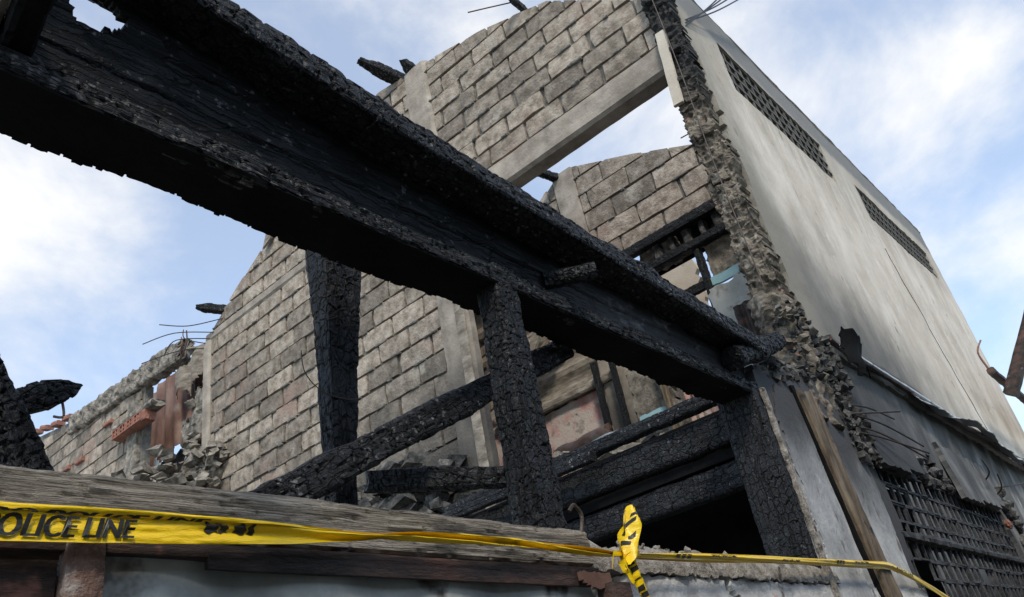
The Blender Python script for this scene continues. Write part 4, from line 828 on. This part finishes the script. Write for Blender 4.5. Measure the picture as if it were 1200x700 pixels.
put('wall_stub', slab((4.1, 7.62, 0), (0, -1, 0), (0, 0, 1), .46, 5.75, .04, .14, jit=.04, mask=lambda u, v: v < 5.0 + 1.5 * u + .12 * np.sin(u * 30), disp=lambda u, v: .05 * fbm(np.stack([u, v, 0 * u], -1), 7, 8) - .03 * (np.mod(v, .2) < .03)), M_rubble, bw)
st = [stone((4.0 + .15 * rs.rand(), 7.2 + .24 * rs.rand() , 3.9 + 1.6 * rs.rand()), rs.uniform(.03, .075), 1700 + k, sq=(1, 1.2, .7), n=0) for k in range(40)]
put('rubble', join(*st), M_rubble, bw, kind='stuff')
st = [stone((3.9 + .2 * rs.rand(), 6.75 + .45 * rs.rand(), 3.9 + .72 * rs.rand()), rs.uniform(.03, .08), 1800 + k, sq=(1, 1, .8), n=0) for k in range(120)]
st += [stone((3.6 + .5 * rs.rand(), 7.0 + 1.7 * rs.rand(), 3.8 + .85 * rs.rand()), rs.uniform(.04, .11), 1900 + k, sq=(1, 1.4, .6), n=0) for k in range(160)]
put('rubble', join(*st), M_rubble, bw, kind='stuff')
# heap of burnt debris at the foot of the solid gable half
st = [stone((3.6 + .5 * rs.rand(), 3.6 + 1.6 * rs.rand(), 2.6 + .75 * rs.rand() ** 1.3), rs.uniform(.025, .08), 2000 + k, sq=(1, 1.4, .7), n=0) for k in range(330)]
dh = put('debris_heap', join(*st), M_rubdark, label='heap of burnt grey rubble against the foot of the block gable', cat='rubble', kind='stuff')

# ------------------------------------------------------------------ police tape
tp = root('police_tape', (1.7, 1.04, 1.84), 'yellow police tape stretched and knotted along the sill beam', 'tape')
TX = np.array([-.9, .1, .34, .55, .75, .88, .925, 1.0, 1.28, 1.5, 1.62, 1.70]); TZ = np.array([1.832, 1.838, 1.8385, 1.8445, 1.850, 1.855, 1.858, 1.861, 1.8665, 1.863, 1.860, 1.862])
TW = np.array([.046, .046, .046, .041, .032, .016, .008, .014, .02, .016, .010, .008])
def tape_pt(x, s, off=0.0):
    """point on the left run of tape: s is -0.5..0.5 across"""
    z = np.interp(x, TX, TZ); w_ = np.interp(x, TX, TW); pinch = np.clip((.046 - w_) / .046, 0, 1)
    y = 1.043 - .006 * np.sin(x * 7) * pinch + pinch * .012 * np.sin(s * 9 + x * 12) - .004 * np.abs(s) + .0025 * vn(np.stack([x * 1.0, s * .5, 0 * x], -1), 14, 5) + .0008 * vn(np.stack([x, s * .6, 0 * x], -1), 40, 6) - off
    return np.stack([x, y, z + s * w_ * (1 + .0 * x)], -1)
def ribbon(fn, x0, x1, nx, ns, th=.0006):
    x = np.linspace(x0, x1, nx); s = np.linspace(-.5, .5, ns); X, Sg = np.meshgrid(x, s, indexing='ij')
    P = fn(X.ravel(), Sg.ravel()); n = len(P); V = np.vstack([P, P + np.array([0, th, 0])])
    q = [[a * ns + b, (a + 1) * ns + b, (a + 1) * ns + b + 1, a * ns + b + 1] for a in range(nx - 1) for b in range(ns - 1)]
    return V, q + [[n + i for i in f[::-1]] for f in q]
bl_ = put('band', ribbon(tape_pt, -.9, 1.70, 620, 13), M_tape, tp, smooth=True)
put('folded_edge', ribbon(lambda x, s: tape_pt(x, .42 + .17 * s, .0025 + .001 * np.sin(x * 30)), -.9, .84, 420, 5), M_tape, tp, smooth=True)
RX = np.array([1.70, 2.1, 2.52, 3.2, 3.70, 3.80, 4.1, 4.4, 4.7]); RZ = np.array([1.862, 1.876, 1.887, 1.903, 1.914, 1.912, 1.875, 1.83, 1.775]); RW = np.array([.010, .018, .019, .02, .022, .024, .03, .032, .034])
def tape_r(x, s, off=0.0):
    z = np.interp(x, RX, RZ); w_ = np.interp(x, RX, RW); y = np.interp(x, [1.7, 3.7, 4.0, 4.7], [1.045, 1.05, 1.06, 1.085]) - .004 * np.cos(s * 5) + .003 * np.sin(s * 11 + x * 5) - off
    return np.stack([x, y, z + s * w_], -1)
br_ = put('band', ribbon(tape_r, 1.70, 4.7, 140, 7), M_tape, tp, smooth=True)
put('band', ribbon(lambda x, s: tape_r(x, s * .35 - .55 - .12 * np.sin(x * 4), -.004), 1.75, 3.9, 90, 3), M_tape, tp, smooth=True)
# knot, loop and tail
put('knot', bar((1.665, 1.035, 1.862), (1.715, 1.032, 1.862), .026, .03, n=2.4, res=.004, lump=.006, lscale=60, up=(0, 0, 1)), M_tape, tp, smooth=True)
LAT = np.array([.72, -.66, .22])
def leaf(x, s):
    t = x; w_ = .050 * (np.sin(np.clip(t * .93 + .04, 0, 1) * math.pi) ** .75) + .008
    c = np.stack([1.655 + .040 * t, 1.025 - .024 * t, 1.835 + .130 * t], -1)
    return c + np.outer(s * w_, LAT) + np.stack([0 * t, .006 * np.cos(s * 6.5 + t * 2) + .005 * np.sin(t * 12 + s * 9), .006 * np.sin(t * 9 + s * 6)], -1)
put('loop', ribbon(leaf, -.08, 1, 24, 10), M_tape, tp, smooth=True)
def tail(x, s):
    t = x; w_ = .040 - .012 * t
    c = np.stack([1.652 + .052 * t, 1.026 - .004 * t, 1.85 - .105 * t], -1)
    return c + np.outer(s * w_, np.array([.75, -.4, .5])) + np.stack([0 * t, .006 * np.sin(s * 9 + 4 * t), .004 * np.sin(t * 25)], -1)
put('tail', ribbon(tail, 0, 1, 24, 6), M_tape, tp, smooth=True)
def tail2(x, s): return np.stack([1.675 - .07 * x + s * .004, 1.035 + 0 * x, 1.862 - .004 * x - .035 * np.clip(x - .75, 0, 1) * 4 * .9 + s * .012], -1)
put('torn_strand', ribbon(tail2, 0, 1, 16, 3), M_tape, tp, smooth=True)
# printing
def letters(text, size, shear, keep=None):
    cu = bpy.data.curves.new('lettering', 'FONT'); cu.body = text; cu.size = size; cu.shear = shear; cu.resolution_u = 3; cu.space_character = 1.0
    o = bpy.data.objects.new('lettering', cu); COL.objects.link(o)
    dg = bpy.context.evaluated_depsgraph_get(); me = bpy.data.meshes.new_from_object(o.evaluated_get(dg))
    V = np.array([v.co[:] for v in me.vertices]); F = [list(p.vertices) for p in me.polygons]
    bpy.data.objects.remove(o); bpy.data.meshes.remove(me)
    return V, F
def print_on(fn, text, x0, height, s0, hs, shear=.28, bold=0.0, off=.0032, sx=1.0):
    """lay letters on a ribbon: x0 start, hs letter height as a share of the tape width"""
    V, F = letters(text, 1.0, shear); V[:, :2] -= V[:, :2].min(0); H = V[:, 1].max()
    x = x0 + V[:, 0] / H * height * sx; s = s0 + V[:, 1] / H * hs
    parts = []
    for d in ([0] if not bold else [-bold, 0, bold]):
        parts.append((fn(x + d, s, off + abs(d) * .05), [f for f in F]))
    put('lettering', join(*parts), M_ink, bl_ if fn is tape_pt else br_)
print_on(tape_pt, 'POLICE LINE', .318, .0245, -.38, .62, bold=.0016, sx=.92)
print_on(tape_pt, 'POLICE LINE', -.15, .0245, -.36, .60, bold=.0022, sx=.95)
def print_tops(fn, text, x0, height, s0, hs, part=.4, sx=1.0, bold=.002):
    """the tops of a line of letters whose lower part is under the fold"""
    V, F = letters(text, 1.0, .28); V[:, :2] -= V[:, :2].min(0); H = V[:, 1].max()
    y = np.maximum(V[:, 1] / H, 1 - part) - (1 - part)
    put('lettering', join(*[(fn(x0 + V[:, 0] / H * height * sx + d, s0 + y / part * hs, .0034), F) for d in (-bold, 0, bold)]), M_ink, bl_)
print_tops(tape_pt, 'DO POLICE LINE', .315, .0245, .27, .10, sx=1.1)
for k in range(4):
    x = .60 + k * .023
    put('print_smudge', ribbon(lambda xx, s, k=k: tape_pt(xx + .002 * np.sin(s * 9 + k), .10 + s * (.34 - .10 * np.sin(xx * 300 + k)), .0018), x, x + (.02, .012, .019, .010)[k], 10, 7), M_ink, tp)
print_on(tape_pt, 'POLICE LINE', 1.22, .006, -.42, .3, sx=1.5, bold=.0006)
for x in (1.93, 3.12):
    print_on(tape_r, 'POLICE LINE', x + .2, .0085, -.15, .45, sx=2.2, bold=.001)
    for k in range(3): put('print_smudge', ribbon(lambda xx, s: tape_r(xx, s * .8, .0014), x + .03 * k, x + .03 * k + .02, 5, 4), M_ink, tp)
print_on(tape_r, 'POLICE LINE', 2.62, .008, -.4, .4, sx=2.2, bold=.001)
print_on(tape_r, 'POLICE LINE', 3.85, .016, -.3, .5, sx=1.8, bold=.0016)
def leaf_print(x, s, off=0): return leaf(s + .5, x) + np.array([0, -off - .0005, 0])
for k, (t0, s0, dt, ds) in enumerate([(.30, -.1, .10, .3), (.45, .1, .07, .34), (.52, -.28, .2, .10), (.68, .0, .06, .36), (.78, .12, .05, .26)]):
    put('print_mark', ribbon(lambda x, s, t0=t0, s0=s0, dt=dt, ds=ds: leaf(t0 + (x - t0) , s0 + s * ds) + np.array([0, -.0015, 0]), t0, t0 + dt, 6, 5), M_ink, tp)
for k in range(5):
    put('print_mark', ribbon(lambda x, s: tail(x, s * .7) + np.array([0, -.0012, 0]), .12 + .17 * k, .12 + .17 * k + .075, 4, 4), M_ink, tp)

# ------------------------------------------------------------------ cables over the parapet
cb_ = root('power_cables', (4.1, 1.0, 5.3), 'thin black cables running off the top of the broken wall edge', 'cable')
for k in range(4):
    a = (4.07, 1.14, 5.52 + .04 * k - .05 * (k == 3)); b = (5.2 + .1 * k, .80 + .03 * k, 6.75 + .02 * k)
    m_ = tuple((a[i] + b[i]) / 2 - (.03 if i == 2 else 0) for i in range(3))
    put('cable', tube([a, m_, b, tuple(b[i] * 2 - m_[i] for i in range(3))], .006), M_cable, cb_)

# ------------------------------------------------------------------ neighbour's eave across the alley
ne = root('neighbour_roof', (9, -1.5, 0), 'dark burnt eave rafter and purlin of the house across the alley', 'roof')
put('wall', slab((12, -1.3, 0), (-1, 0, 0), (0, 0, 1), 16, 3.2, .5, .15), M_white, ne)
put('rafter', bar((9, .80, 3.68), (9, -1.45, 6.7), .16, .12, res=.03, lump=.006), M_rustdk, ne)
put('purlin', bar((8.6, .82, 3.86), (10.6, .80, 3.86), .07, .07, res=.03, lump=.006), M_rustdk, ne)
put('strut', bar((9, .2, 4.45), (9, -1.35, 4.0), .08, .08, res=.04, lump=.006), M_rustdk, ne)
put('rafter', bar((10.4, .86, 3.6), (10.4, -1.45, 6.7), .12, .1, res=.04, lump=.006), M_rustdk, ne)
put('roof_sheet', slab((10.2, .85, 3.72), (1, 0, 0), (0, -.6, .8), 1.4, 1.2, .03, .01, disp=lambda u, v: .02 * np.sin(u * 40)), M_grey, ne)
put('wire', tube([(8.75, .84, 3.9), (8.72, .86, 4.1), (8.85, .8, 4.25)], .01), M_rust, ne)
